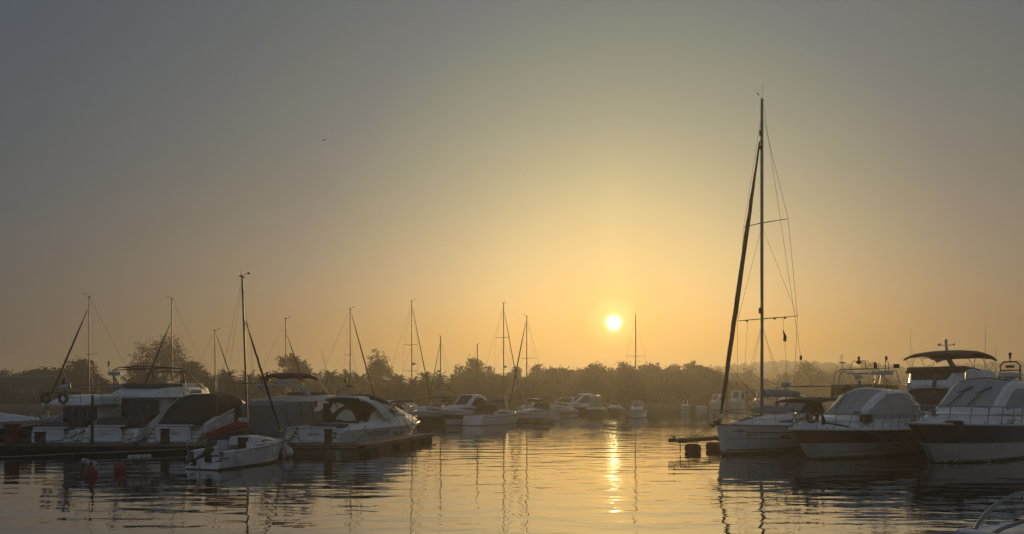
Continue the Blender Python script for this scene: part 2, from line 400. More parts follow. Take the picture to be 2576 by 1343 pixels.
TREES = [ # u, v top, width px, Y, base, foliage, clumps, seed, name, label
 (212, 907, 92, 128, .22, 1, 260, 1, 'round_tree', 'round leafy tree on far bank behind mast of the leftmost sailboat'),
 (412, 848, 128, 132, .25, 0, 380, 22, 'tall_tree', 'tallest broad tree with thin leaves, behind the grey flybridge yacht mast'),
 (352, 897, 70, 131, .25, 0, 130, 3, 'bare_tree', 'sparse half bare tree leaning against the left flank of the tallest tree'),
 (492, 903, 56, 128, .35, 1, 150, 4, 'small_tree', 'small round headed tree just right of the tallest broad tree'),
 (722, 893, 96, 126, .12, 2, 300, 5, 'dense_tree', 'dense dark tree behind the red folded bimini on the old motor yacht'),
 (797, 935, 46, 175, .1, 1, 110, 6, 'distant_tree', 'pale distant tree in haze between the dense tree and the palms'),
 (948, 880, 72, 130, .30, 0, 190, 8, 'airy_tree', 'airy round tree with light showing through, rising above the palms'),
 (1160, 918, 52, 138, .2, 0, 120, 9, 'sparse_tree', 'sparse yellowish tree left of the tall bushy tree behind thin mast'),
 (1197, 903, 70, 136, .15, 1, 230, 10, 'bushy_tree', 'bushy tree behind the thinnest mast, taller than the palms around it'),
 (1297, 922, 42, 140, .2, 1, 110, 11, 'small_tree', 'small pale tree between two masts in the middle of the bank'),
 (1352, 918, 56, 140, .18, 1, 150, 12, 'round_tree', 'soft round tree just right of the two close masts'),
 (1428, 932, 66, 135, .05, 2, 200, 13, 'dense_tree', 'low dense tree at the left end of the dark tree belt'),
 (1500, 917, 78, 136, .06, 2, 260, 14, 'dense_tree', 'dense tree in the belt to the left below the sun'),
 (1573, 915, 74, 134, .06, 2, 260, 15, 'dense_tree', 'dense tree in the belt directly under the sun behind the moored sloop'),
 (1640, 924, 64, 136, .06, 2, 220, 16, 'dense_tree', 'dense tree in the belt just right of the sloop mast'),
 (1690, 922, 58, 142, .1, 2, 190, 17, 'dense_tree', 'dense tree in the belt between sloop mast and pointed tree'),
 (1738, 910, 58, 136, .1, 1, 220, 18, 'pointed_tree', 'pointed tree topping the right end of the dark tree belt'),
 (1800, 930, 60, 165, .1, 1, 150, 19, 'hazy_tree', 'hazy tree below the ridge left of the furled headsail foot'),
 (1880, 927, 66, 190, .1, 1, 150, 20, 'hazy_tree', 'hazy tree seen through the tall yacht rigging left of its mast'),
 (1968, 938, 60, 185, .1, 1, 140, 21, 'hazy_tree', 'hazy tree seen just right of the tall yacht mast'),
 (2036, 912, 74, 170, .08, 1, 300, 23, 'tall_tree', 'large leaning tree right of the tall yacht rigging'),
 (2118, 927, 80, 195, .08, 1, 230, 24, 'hazy_tree', 'hazy tree behind the radar arch, below the radio mast'),
 (2200, 914, 90, 215, .08, 1, 230, 25, 'hazy_tree', 'wide hazy tree behind the mast lights of the dark banded cruiser'),
 (2530, 935, 70, 190, .08, 1, 150, 27, 'hazy_tree', 'hazy tree at the right edge behind the black hulled yacht'),
]
for (u, v, wp, Y, b, lf, ncl, sd, nm, lb) in TREES:
    x, y, H, W = at_tree(u, v, wp, Y)
    tree(nm, lb, 'tree', x, y, H, W, b, sd, LEAF[lf], int(ncl*1.35), 18 if lf else 14, .36 if lf else .29, 7, G_T)
# bushes: five meshes, many individuals in the hazy belt along the bank
rg = random.Random(77)
bush_src = []
for k in range(5):
    tr, cr, lm = tree_meshes(100+k, 4.0, 5.6, .0, 300, 14, .27, LEAF[1 if k % 2 else 2], 6, .06)
    t = thing('bush', 'dark leafy bush merging with its neighbours in the hazy belt along the far bank', 'bush', (0,0,0), 0, 'bushes along the far bank')
    tr.build('stem', BARK, t, fix=False); cr.build('crown', lm, t, smooth=0, fix=False); bush_src.append([t, False])
def bush(u, vtop, Y, ws=1.0):
    Y *= TS
    p = at(u, vtop, Y); s = (p.z-1.0)/4.0; k = rg.randrange(5)
    loc = (p.x, Y, 1.0); rz = rg.uniform(0, 6.28); sc_ = (max(s,.5)*ws, max(s,.5)*ws, s)
    if not bush_src[k][1]:
        o = bush_src[k][0]; bush_src[k][1] = True; o.location = loc; o.rotation_euler = (0,0,rz); o.scale = sc_
    else: o = dup(bush_src[k][0], loc, rz, scale=sc_)
for u in range(-20, 1460, 33): bush(u+rg.uniform(-9,9), 974+8*math.sin(u*.021)+rg.uniform(-9,12), rg.uniform(122,132), 1.15)
for u in range(1370, 1780, 34): bush(u+rg.uniform(-9,9), 946+7*math.sin(u*.035)+rg.uniform(-10,12), rg.uniform(128,138), .9)
for u in range(1770, 2600, 40): bush(u+rg.uniform(-9,9), rg.uniform(955,972), rg.uniform(168,190), 1.25)
for u_, v_ in ((58, 941), (84, 938), (101, 934), (142, 936), (156, 940), (-5, 938)): bush(u_, v_, 141, 1.0)
for u in range(-20, 1480, 30): bush(u+rg.uniform(-9,9), 967+9*math.sin(u*.017+2)+rg.uniform(-10,12), rg.uniform(136,144), 1.2)
for u in range(1380, 1790, 30): bush(u+rg.uniform(-9,9), 940+8*math.sin(u*.045)+rg.uniform(-12,12), rg.uniform(142,150), .9)
# palms
def frond(mb, L, el, az, rg):
    n = 9; pts = []; d0 = el
    x = z = 0; ang = el
    for i in range(n+1):
        pts.append(Vector((x*math.cos(az), x*math.sin(az), z))); x += L/n*math.cos(ang); z += L/n*math.sin(ang); ang -= (1.35+.3*rg.random())/n*(1.2-.35*math.sin(el))
    mb.tube(pts, [.035*(1-i/n)+.008 for i in range(n+1)], 4, cap=False)
    s = Vector((-math.sin(az), math.cos(az), 0))
    for i in range(1, n+1):
        t = (pts[i]-pts[i-1]).normalized()
        for sd in (-1, 1):
            for q in (0, .5):
                l = L*.30*math.sin(PI*min(1, .18+.82*(i+q)/(n+1)))+.05
                b = pts[i-1].lerp(pts[i], q); e = b + (t*.75+s*sd*.8+Vector((0,0,-.35)))*l
                w = t*.085; o = len(mb.v); mb.v += [tuple(b-w), tuple(b+w), tuple(e)]; mb.f.append((o, o+1, o+2))
def palm_mesh(seed, H, L):
    rg = random.Random(seed); tr, cr = MB(), MB()
    tr.tube([(0,0,-.3), (.03,.02,H*.3), (.08,.0,H*.7), (.1,.02,H)], [.30,.24,.22,.26], 8)
    for i in range(34):
        el = lerp(1.45, -.55, (i/33)**.9)+rg.uniform(-.1,.1); o = len(cr.v)
        frond(cr, L*rg.uniform(.85,1.1), el, i*2.399+rg.uniform(-.2,.2), rg)
        for k in range(o, len(cr.v)): cr.v[k] = (cr.v[k][0]+.1, cr.v[k][1]+.02, cr.v[k][2]+H)
    return tr, cr
palm_src = []
for k, (H, L) in enumerate(((4.6, 2.6), (5.2, 2.8), (3.8, 2.3))):
    tr, cr = palm_mesh(300+k, H, L); t = thing('palm_tree', 'x', 'palm', (0,0,0), 0, 'palms along the far bank')
    tr.build('trunk', BARK, t, fix=False); cr.build('crown', LEAF[3], t, smooth=0, fix=False); palm_src.append([t, H+L*.75, False])
PALMS = [(572,925,118,0,'palm behind the white boat mast, left of the dark tree'), (625,930,119,1,'palm just right of the small white sailboat mast'), (655,936,121,2,'low palm below the tip of the red bimini, left of the dense tree'),
 (752,945,118,0,'short palm at the right foot of the dense dark tree'), (831,926,117,0,'leftmost palm of the clear row left of the airy tree'), (874,928,118,1,'palm with a mast rising in front, left of the airy tree'),
 (903,932,120,2,'palm tucked against the left of the airy tree'), (1001,934,118,2,'small palm standing alone right of the airy tree'), (1072,931,117,0,'full palm left of the mast with a furled sail'), (1104,933,118,1,'palm right behind the shorter mast'),
 (1040,945,120,2,'low palm half hidden right of the mast with radar'), (1143,940,120,2,'low palm below the sparse yellowish tree'), (1241,934,118,1,'palm left of the tall mast with radar, right of the bushy tree'), (1262,937,118,0,'palm directly behind the tall mast with radar'),
 (1218,942,121,2,'small palm below the bushy tree'), (2362,938,165,0,'distant palm under the brown bimini of the flybridge yacht'), (2503,950,150,1,'distant palm beside the white satellite dome')]
for u, v, Y, k, lb in PALMS:
    Y *= TS; p = at(u, v, Y); o, hh, used = palm_src[k]; s = (p.z-1.0)/hh
    if used: o = dup(o, (0,0,0), 0)
    palm_src[k][2] = True
    o.location = (p.x, Y, 1.0); o.rotation_euler = (0, 0, u*.7); o.scale = (max(s,.8),)*2+(s,); o['label'] = lb
# houses
WALL = mat('pale_render_wall', (.20,.17,.13), .9, var=.2, scale=.8); ROOF = mat('old_tile_roof', (.06,.04,.032), .9, var=.35, scale=3, bump=.4, bscale=8)
SHED = mat('dark_shed_wall', (.09,.08,.065), .9, var=.25)
def house(label, u0, u1, vtop, veave, Y, D, wallm, hip=.0, name='house'):
    Y *= TS; D *= 1.4
    a, b = at(u0, veave, Y), at(u1, veave, Y); wd = b.x-a.x; ze = a.z; zr = at(0, vtop, Y).z
    t = thing(name, label, 'building', ((a.x+b.x)/2, Y+D/2, .9))
    h = ze-.9; MB().box((0,0,h/2-.2), (wd, D, h+.4)).build('wall', wallm, t)
    r = MB(); w2 = wd/2+.3; d2 = D/2+.3; rz = zr-.9; k = wd/2*(1-hip)
    r.add([(-w2,-d2,h-.05),(w2,-d2,h-.05),(w2,d2,h-.05),(-w2,d2,h-.05),(-k,0,rz),(k,0,rz),(-w2,-d2,h+.1),(w2,-d2,h+.1),(w2,d2,h+.1),(-w2,d2,h+.1)],
          [(0,1,2,3)[::-1],(0,1,7,6),(1,2,8,7),(2,3,9,8),(3,0,6,9),(6,7,5,4),(8,9,4,5),(7,8,5),(9,6,4)]); r.build('roof', ROOF, t, smooth=0)
    n = max(2, int(wd/3))
    for i in range(n):
        f = MB().box((-wd/2+wd*(i+.5)/n, -D/2-.02, h*.5), (1.1,.08,1.2)).build('window', WHITEP, t)
        MB().box((-wd/2+wd*(i+.5)/n, -D/2-.07, h*.5), (.9,.05,1.0)).build('pane', GLASS, f)
    return t
house('long low dark shed along the bank at the far left edge', -60, 168, 942, 952, 124, 9, SHED, .05, 'shed')
house('pale house with a steep roof left of the tallest broad tree', 322, 372, 937, 958, 138, 7, WALL, .15)
house('low house roof half hidden under the small pale tree', 1274, 1306, 955, 968, 132, 6, WALL, .2)
house('wide barn roof behind the tall yacht headsail, in haze', 1770, 1900, 936, 962, 215, 14, SHED, .1, 'barn')
house('low pale boat house between the palms and the dark awning cruiser', 1092, 1160, 985, 991, 119, 5, WALL, .1, 'boat_house')
# radio mast on the ridge
p = at(2117, 893, 655); t = thing('radio_mast', 'lattice radio mast standing on the hazy pine ridge', 'mast', (p.x, 655, hill_h(p.x, 655)))
mb = MB(); hh = p.z-hill_h(p.x, 655)
for i in range(3):
    q = 2*PI*i/3; mb.tube([(1.3*math.cos(q), 1.3*math.sin(q), -1), (.7*math.cos(q), .7*math.sin(q), hh)], .14, 4)
for k in range(9):
    z0, z1 = hh*k/9, hh*(k+1)/9
    for i in range(3):
        q, q2 = 2*PI*i/3, 2*PI*(i+1)/3; r0, r1 = lerp(1.3,.7,k/9), lerp(1.3,.7,(k+1)/9)
        mb.tube([(r0*math.cos(q), r0*math.sin(q), z0), (r1*math.cos(q2), r1*math.sin(q2), z1)], .07, 3)
mb.build('lattice', ALU, t)
an = MB()
for z in (.72, .82, .9, .97):
    for i in range(3): an.box((1.1*math.cos(i*2.09+z*9), 1.1*math.sin(i*2.09+z*9), hh*z), (.6,.6,2.0))
an.tube([(0,0,hh), (0,0,hh+2.5)], .08, 4); an.build('antenna', WHITEP, t)
# ------------------------------------------------------------------ boat kit: local x from stern (0) to bow (L), y to port, z up from the waterline
class Hull:
    def __init__(s, L, B, fb0, fb1, rake=1.4, stern=.9, full=.45, p=2.3, flare=.45, tr=0, sheer=1.6):
        s.L, s.B, s.fb0, s.fb1, s.rake, s.stern, s.full, s.p, s.flare, s.tr, s.sheer = L, B, fb0, fb1, rake, stern, full, p, flare, tr, sheer
        n = 26; s.ts = [1-(1-i/n)**1.5 for i in range(n+1)]
    def zs(s, t): return s.fb0+(s.fb1-s.fb0)*t**s.sheer
    def f(s, t):
        if t < s.full: return s.stern+(1-s.stern)*math.sin(PI/2*t/s.full)
        return max(0, 1-((t-s.full)/(1-s.full))**s.p)
    def pt(s, t, q, sg):
        z = q*s.zs(t) if q >= 0 else q
        qq = max(0, q); k0 = .86+.14*qq**.7; k1 = (1-s.flare)+s.flare*qq**1.2
        k = lerp(k0, k1, t**1.4)*(1 if q >= 0 else (1+q*.9))
        x = s.L*t - s.rake*(1-qq)*t**5 + s.tr*qq*(1-t)**12 + (s.rake*.6*q*t**5 if q < 0 else 0)
        return Vector((x, sg*s.B/2*s.f(t)*k, z))
    def at_x(s, x):       # t of the sheer at x
        lo, hi = 0, 1
        for _ in range(30):
            m = (lo+hi)/2
            if s.pt(m, 1, 1).x < x: lo = m
            else: hi = m
        return lo
    def sheer_pt(s, x, sg, inset=0, dz=0):
        p = s.pt(s.at_x(x), 1, sg); y = max(0, abs(p.y)-inset)*sg; return Vector((x, y, p.z+dz))
    def band(s, name, m, q0, q1, par, n=5, off=0, t0=0, t1=1, cap=True, label=None):
        mb = MB(); qs = [lerp(q0, q1, i/n) for i in range(n+1)]; ts = [t for t in s.ts if t0 <= t <= t1]
        def o(p, sg): return p+Vector((0, sg*off, 0))
        A = [[o(s.pt(t, q, 1), 1) for q in qs] for t in ts]; Bq = [[o(s.pt(t, q, -1), -1) for q in qs][::-1] for t in ts]
        mb.grid(A); mb.grid(Bq)
        if cap and t0 == 0: mb.grid([[p for p in A[0]], [Vector((p.x, 0, p.z)) for p in A[0]], [Vector((p.x, -p.y, p.z)) for p in A[0]]])
        return mb.build(name, m, par, smooth=40, label=label)
    def deck(s, m, par, drop=.03, camber=.06, t0=0, t1=1, name='deck'):
        mb = MB(); rows = []
        for t in s.ts:
            if t < t0 or t > t1: continue
            p = s.pt(t, 1, 1); y = max(0, p.y-.02)
            rows.append([Vector((p.x-.01, y*a, p.z-drop+camber*(1-a*a)*(y/s.B*2))) for a in (-1,-.6,-.2,.2,.6,1)])
        mb.grid(rows); return mb.build(name, m, par)
    def rail_line(s, name, m, par, q, r, t0=0, t1=1, off=.0):
        mb = MB()
        for sg in (1, -1):
            mb.tube([s.pt(t, q, sg)+Vector((0, sg*off, 0)) for t in s.ts if t0 <= t <= t1], r, 6)
        return mb.build(name, m, par)
    def line(s, name, m, par, q0, q1, t0, t1, th=.012, label=None):
        mb = MB(); ts = [lerp(t0, t1, i/20) for i in range(21)]
        for sg in (1, -1):
            P = [[s.pt(t, q, sg)+Vector((0, sg*th, 0)) for q in (q0, q1)] for t in ts]
            mb.shell(P, [[Vector((0, sg, 0))]*2 for _ in ts], th*1.5)
        return mb.build(name, m, par, label=label)
    def frame(s, x, q, sg):      # placement on the topside: local x along, y up the side, z out
        t = s.at_x(x); a = s.pt(t, q, sg); ex = (s.pt(min(1, t+.01), q, sg)-s.pt(t-.01, q, sg)).normalized(); ey = (s.pt(t, min(1, q+.05), sg)-s.pt(t, q-.05, sg)).normalized()
        if sg > 0: ex = -ex                      # read from outside on the port side
        ez = ex.cross(ey).normalized(); ey = ez.cross(ex)
        M = Matrix((ex, ey, ez)).transposed().to_4x4(); M.translation = a+ez*.015; return M
    def porthole(s, par, x, q, sg, rx=.16, rz=.09):
        M = s.frame(x, q, sg); mb = MB(); n = 14
        ring = lambda a, b, z: [M @ Vector((a*math.cos(2*PI*k/n), b*math.sin(2*PI*k/n), z)) for k in range(n)]
        mb.grid([ring(rx*1.0, rz*1.0, 0), ring(rx*1.25, rz*1.3, .012), ring(rx*1.3, rz*1.35, -.03)], close=True)
        f = mb.build('porthole', STEEL, par)
        g = MB(); g.add(ring(rx, rz, .002)+ring(rx, rz, -.02), [tuple(range(n)), tuple(range(n, 2*n))[::-1]]+[(k, n+k, n+(k+1)%n, (k+1)%n) for k in range(n)]); g.build('pane', GLASS, f)
    def rails(s, par, x0, x1, h, nst, inset=.10, mid=True, pulpit=True, m=None, name='guard_rail', r=.016, lean=.0, droop=.25):
        mb = MB(); m = m or STEEL
        def top(x, sg, hh): p = s.sheer_pt(x, sg, inset); return p+Vector((lean*hh, 0, hh))
        n = 24; hf = lambda i: h*min(1, .15+i/n/droop) if droop else h
        for fr in ((1, .5) if mid else (1,)):
            for sg in (1, -1):
                pts = [top(lerp(x0, x1, i/n), sg, hf(i)*fr) for i in range(n+1)]
                mb.tube(pts, r if fr == 1 else r*.7, 6)
            if pulpit:
                a, b = top(x1, 1, h*fr), top(x1, -1, h*fr); mb.tube([a, (a+b)/2+Vector((min(.35, abs(a.y)*.7), 0, 0)), b], r if fr == 1 else r*.7, 6)
        for sg in (1, -1):
            for i in range(nst):
                x = lerp(x0+.15*(x1-x0)*.3, x1, i/(nst-1)); k = int((x-x0)/(x1-x0)*n); p = s.sheer_pt(x-.0, sg, inset); mb.tube([p+Vector((-lean*.2, 0, -.03)), top(x, sg, hf(k))], r*.9, 6)
        return mb.build(name, m, par)
class Loft:            # a house or canopy lofted along x from stations (x, half width, z bottom, z top, lean in at top, roof crown)
    def __init__(s, st, rc=.10, n=30):
        s.st = st; s.rc = rc; xs = [a[0] for a in st]; s.x0, s.x1 = xs[0], xs[-1]
        base = [lerp(s.x0, s.x1, i/n) for i in range(n+1)]; s.xs = sorted(set([round(x, 4) for x in base+xs]))
    def v(s, k, x): return smooth_interp([(a[0], a[k]) for a in s.st], x) if k in (1, 4) else interp([(a[0], a[k]) for a in s.st], x)
    def side(s, x, h, sg):
        w = s.v(1, x); zb = s.v(2, x); zt = max(s.v(3, x), zb+.02); ln = s.v(4, x); r = min(s.rc, (zt-zb)*.4)
        return Vector((x, sg*max(.02, w-ln*h), lerp(zb, zt-r, h)))
    def roof(s, x, a):
        w = max(.02, s.v(1, x)-s.v(4, x)); zb = s.v(2, x); zt = max(s.v(3, x), zb+.02); r = min(s.rc, (zt-zb)*.4, w*.5)
        return Vector((x, a*(w-r*.9), zt+s.v(5, x)*(1-a*a)))
    def ring(s, x):
        P = [s.side(x, h, 1) for h in (0, .33, .66, 1)]
        e, f = s.side(x, 1, 1), s.roof(x, 1); P.append(Vector((x, lerp(e.y, f.y, .35), lerp(e.z, f.z, .72))))
        P += [s.roof(x, a) for a in (1, .6, .2, -.2, -.6, -1)]
        e, f = s.side(x, 1, -1), s.roof(x, -1); P.append(Vector((x, lerp(e.y, f.y, .35), lerp(e.z, f.z, .72))))
        P += [s.side(x, h, -1) for h in (1, .66, .33, 0)]
        return P
    def build(s, name, m, par, cap=(True, True), label=None, smooth=40):
        mb = MB(); G = [s.ring(x) for x in s.xs]; mb.grid(G); n = len(G[0]); k = len(G)
        if cap[0]: mb.f.append(tuple(range(n)))
        if cap[1]: mb.f.append(tuple((k-1)*n+i for i in range(n))[::-1])
        return mb.build(name, m, par, smooth=smooth, label=label)
    def window(s, name, m, par, cols, sides=(1, -1), off=.012, nn=8, label=None):
        for sg in sides:
            mb = MB(); P, Q = [], []
            xs = [lerp(cols[0][0], cols[-1][0], i/(nn*2)) for i in range(nn*2+1)]
            for x in xs:
                h0 = smooth_interp([(c[0], c[1]) for c in cols], x); h1 = smooth_interp([(c[0], c[2]) for c in cols], x); h1 = max(h1, h0+.01)
                P.append([s.side(x, lerp(h0, h1, j/3), sg)+Vector((0, sg*off, 0)) for j in range(4)]); Q.append([Vector((0, sg, .1))]*4)
            mb.shell(P, Q, off+.02); mb.build(name, m, par, label=label)
    def pane(s, name, m, par, x0, x1, a0, a1, off=.014, label=None, inset_top=0):
        mb = MB(); P, Q = [], []
        for i in range(7):
            x = lerp(x0, x1, i/6); row, nr = [], []
            for j in range(9):
                a = lerp(a0, a1, j/8); p = s.roof(x, a); d = s.roof(x+.02, a)-s.roof(x-.02, a); nv = Vector((-d.z, 0, d.x)).normalized()
                row.append(p+nv*off); nr.append(nv)
            P.append(row); Q.append(nr)
        mb.shell(P, Q, off+.02); return mb.build(name, m, par, label=label)
def hoop(par, name, m, xb, xt, zb, zt, yb, yt, wb, wt, th=.10, crown=.08):
    mb = MB(); P, Q = [], []; n = 9
    leg = [(i/n, 1) for i in range(n+1)]
    cen = []
    for i in range(n+1):
        t = i/n; e = t**1.3; cen.append((lerp(xb, xt, t), lerp(yb, yt, t**2), lerp(zb, zt-.18, math.sin(t*PI/2)**.9), lerp(wb, wt, t)))
    top = [(xt, yt*a, zt-.03+crown*(1-a*a), wt) for a in (.92, .8, .5, 0, -.5, -.8, -.92)]
    path = cen+top+[(x, -y, z, w_) for x, y, z, w_ in cen[::-1]]
    for i, (x, y, z, w_) in enumerate(path):
        a, b = path[max(0, i-1)], path[min(len(path)-1, i+1)]; d = Vector((0, b[1]-a[1], b[2]-a[2])).normalized(); nv = Vector((0, d.z, -d.y))
        P.append([Vector((x+w_*(k-.5), y, z)) for k in (0, .1, .5, .9, 1)]); Q.append([nv]*5)
    mb.shell(P, [[-q for q in r] for r in Q], th); return mb.build(name, m, par, bevel=.02)
def radar_dome(par, x, y, z, r=.32, h=.22, name='radar', m=None):
    mb = MB().lathe((x, y, z), [(.02, 0), (r*.75, 0), (r, h*.25), (r, h*.7), (r*.85, h*.95), (.02, h*1.05)], 16); return mb.build(name, m or WHITEP, par)
def sat_dome(par, x, y, z, r=.22, name='satellite_dome'):
    prof = [(r*.5, 0), (r*.7, .06), (r, .12), (r, .12+r*.9)]+[(r*math.cos(a), .12+r*.9+r*.8*math.sin(a)) for a in (.4, .8, 1.2, 1.55)]
    return MB().lathe((x, y, z), prof, 16).build(name, WHITEP, par)
def light_mast(par, x, y, z, h=.9, w=.4, name='light_mast', m=None):
    t = MB(); m = m or STEEL
    t.tube([(x, y-w/2, z), (x, y-w/2, z+h*.55), (x, y-w/3, z+h*.7), (x, y+w/3, z+h*.7), (x, y+w/2, z+h*.55), (x, y+w/2, z)], .018, 6)
    t.tube([(x, y-w/2, z+h*.35), (x, y+w/2, z+h*.35)], .014, 6); t.tube([(x, y, z+h*.7), (x, y, z+h*.95)], .02, 6)
    o = t.build(name, m, par)
    MB().lathe((x, y, z+h*.93), [(.05, 0), (.055, .03), (.045, .05), (.045, .13), (.055, .15), (.03, .18)], 10).build('lamp', BLACKP, o)
    MB().lathe((x, y-w/2, z+h*.62), [(.02, 0), (.09, .02), (.1, .05), (.02, .08)], 10).build('antenna', WHITEP, o)
    return o
def whip(par, base, top, r=.012, name='whip_antenna'):
    return MB().tube([base, Vector(base).lerp(Vector(top), .5), top], [r*1.6, r, r*.5], 5).build(name, WHITEP, par)
def bimini(par, m, x0, x1, w, z, crown=.18, drop=.22, frame_to=None, frame_m=None, name='bimini', n=10):
    mb = MB(); P, Q = [], []
    for i in range(n+1):
        t = i/n; x = lerp(x0, x1, t); zz = z+crown*math.sin(PI*t)**.7; row = []
        for a in (-1.0, -.97, -.8, -.4, 0, .4, .8, .97, 1.0):
            row.append(Vector((x, w*a, zz-drop*max(0, abs(a)-.72)/.28*.6+.06*(1-a*a)-(.03 if abs(a) == 1 else 0))))
        P.append(row); Q.append([Vector((0, 0, 1))]*9)
    ends = [Vector((0, 0, -.14))]
    mb.shell(P, Q, .03)
    for e in (0, -1):
        r = P[e]; mb.shell([r, [p+Vector((0, 0, -.15)) for p in r]], [[Vector((1 if e else -1, 0, 0))]*9]*2, .02)
    o = mb.build(name, m, par)
    for (xa, xb) in (frame_to or ()):
        zt_ = z-drop*.4; MB().tube([(xb[0], xb[1], xb[2]), (xa, w*.985, zt_), (xa, w*.8, zt_+.05), (xa, 0, zt_+.10), (xa, -w*.8, zt_+.05), (xa, -w*.985, zt_), (xb[0], -xb[1], xb[2])], .02, 6).build('bimini_bow', frame_m or STEEL, par)
    return o
def winch_cleats(par, hull, xs, m=None):
    for x in xs:
        for sg in (1, -1):
            p = hull.sheer_pt(x, sg, .18); MB().tube([p+Vector((-.13, 0, .07)), p+Vector((.13, 0, .07))], .018, 6).tube([p+Vector((-.04, 0, -.03)), p+Vector((-.04, 0, .07))], .015, 5).tube([p+Vector((.04, 0, -.03)), p+Vector((.04, 0, .07))], .015, 5).build('cleat', STEEL, par)
def fender(label, top, L=.6, r=.11, m=None, rope_to=None, group=None, name='fender', cat='fender'):
    t = thing(name, label, cat, top, 0, group)
    prof = [(.03, 0), (.045, -.05), (r*.7, -.09), (r, -.16), (r, -L+.12), (r*.75, -L+.04), (.04, -L), (.03, -L-.03)]
    MB().lathe((0, 0, 0), prof[::-1], 14).build('body', m or WHITEP, t)
    if rope_to is not None:
        d = Vector(rope_to)-Vector(top); MB().tube([(0, 0, -.02), d*.5+Vector((.005, 0, -.01)), d], .012, 5).build('lanyard', ROPE, t)
    return t
def rope(label, pts, r=.016, sag=.0, m=None, name='mooring_line', group='mooring lines', cat='rope'):
    a = [Vector(p) for p in pts]; P = []
    for i in range(len(a)-1):
        for k in range(8):
            t = k/8; p = a[i].lerp(a[i+1], t); P.append(p-Vector((0, 0, sag*4*t*(1-t))))
    P.append(a[-1]); o0 = P[0].copy(); o = MB().tube([p-o0 for p in P], r, 6).build(name, m or ROPE, None); o.location = o0
    tag(o, label, cat, group); return o
def world(root, p):
    bpy.context.view_layer.update() if False else None
    return Matrix.Translation(root.location) @ root.rotation_euler.to_matrix().to_4x4() @ Vector(p)
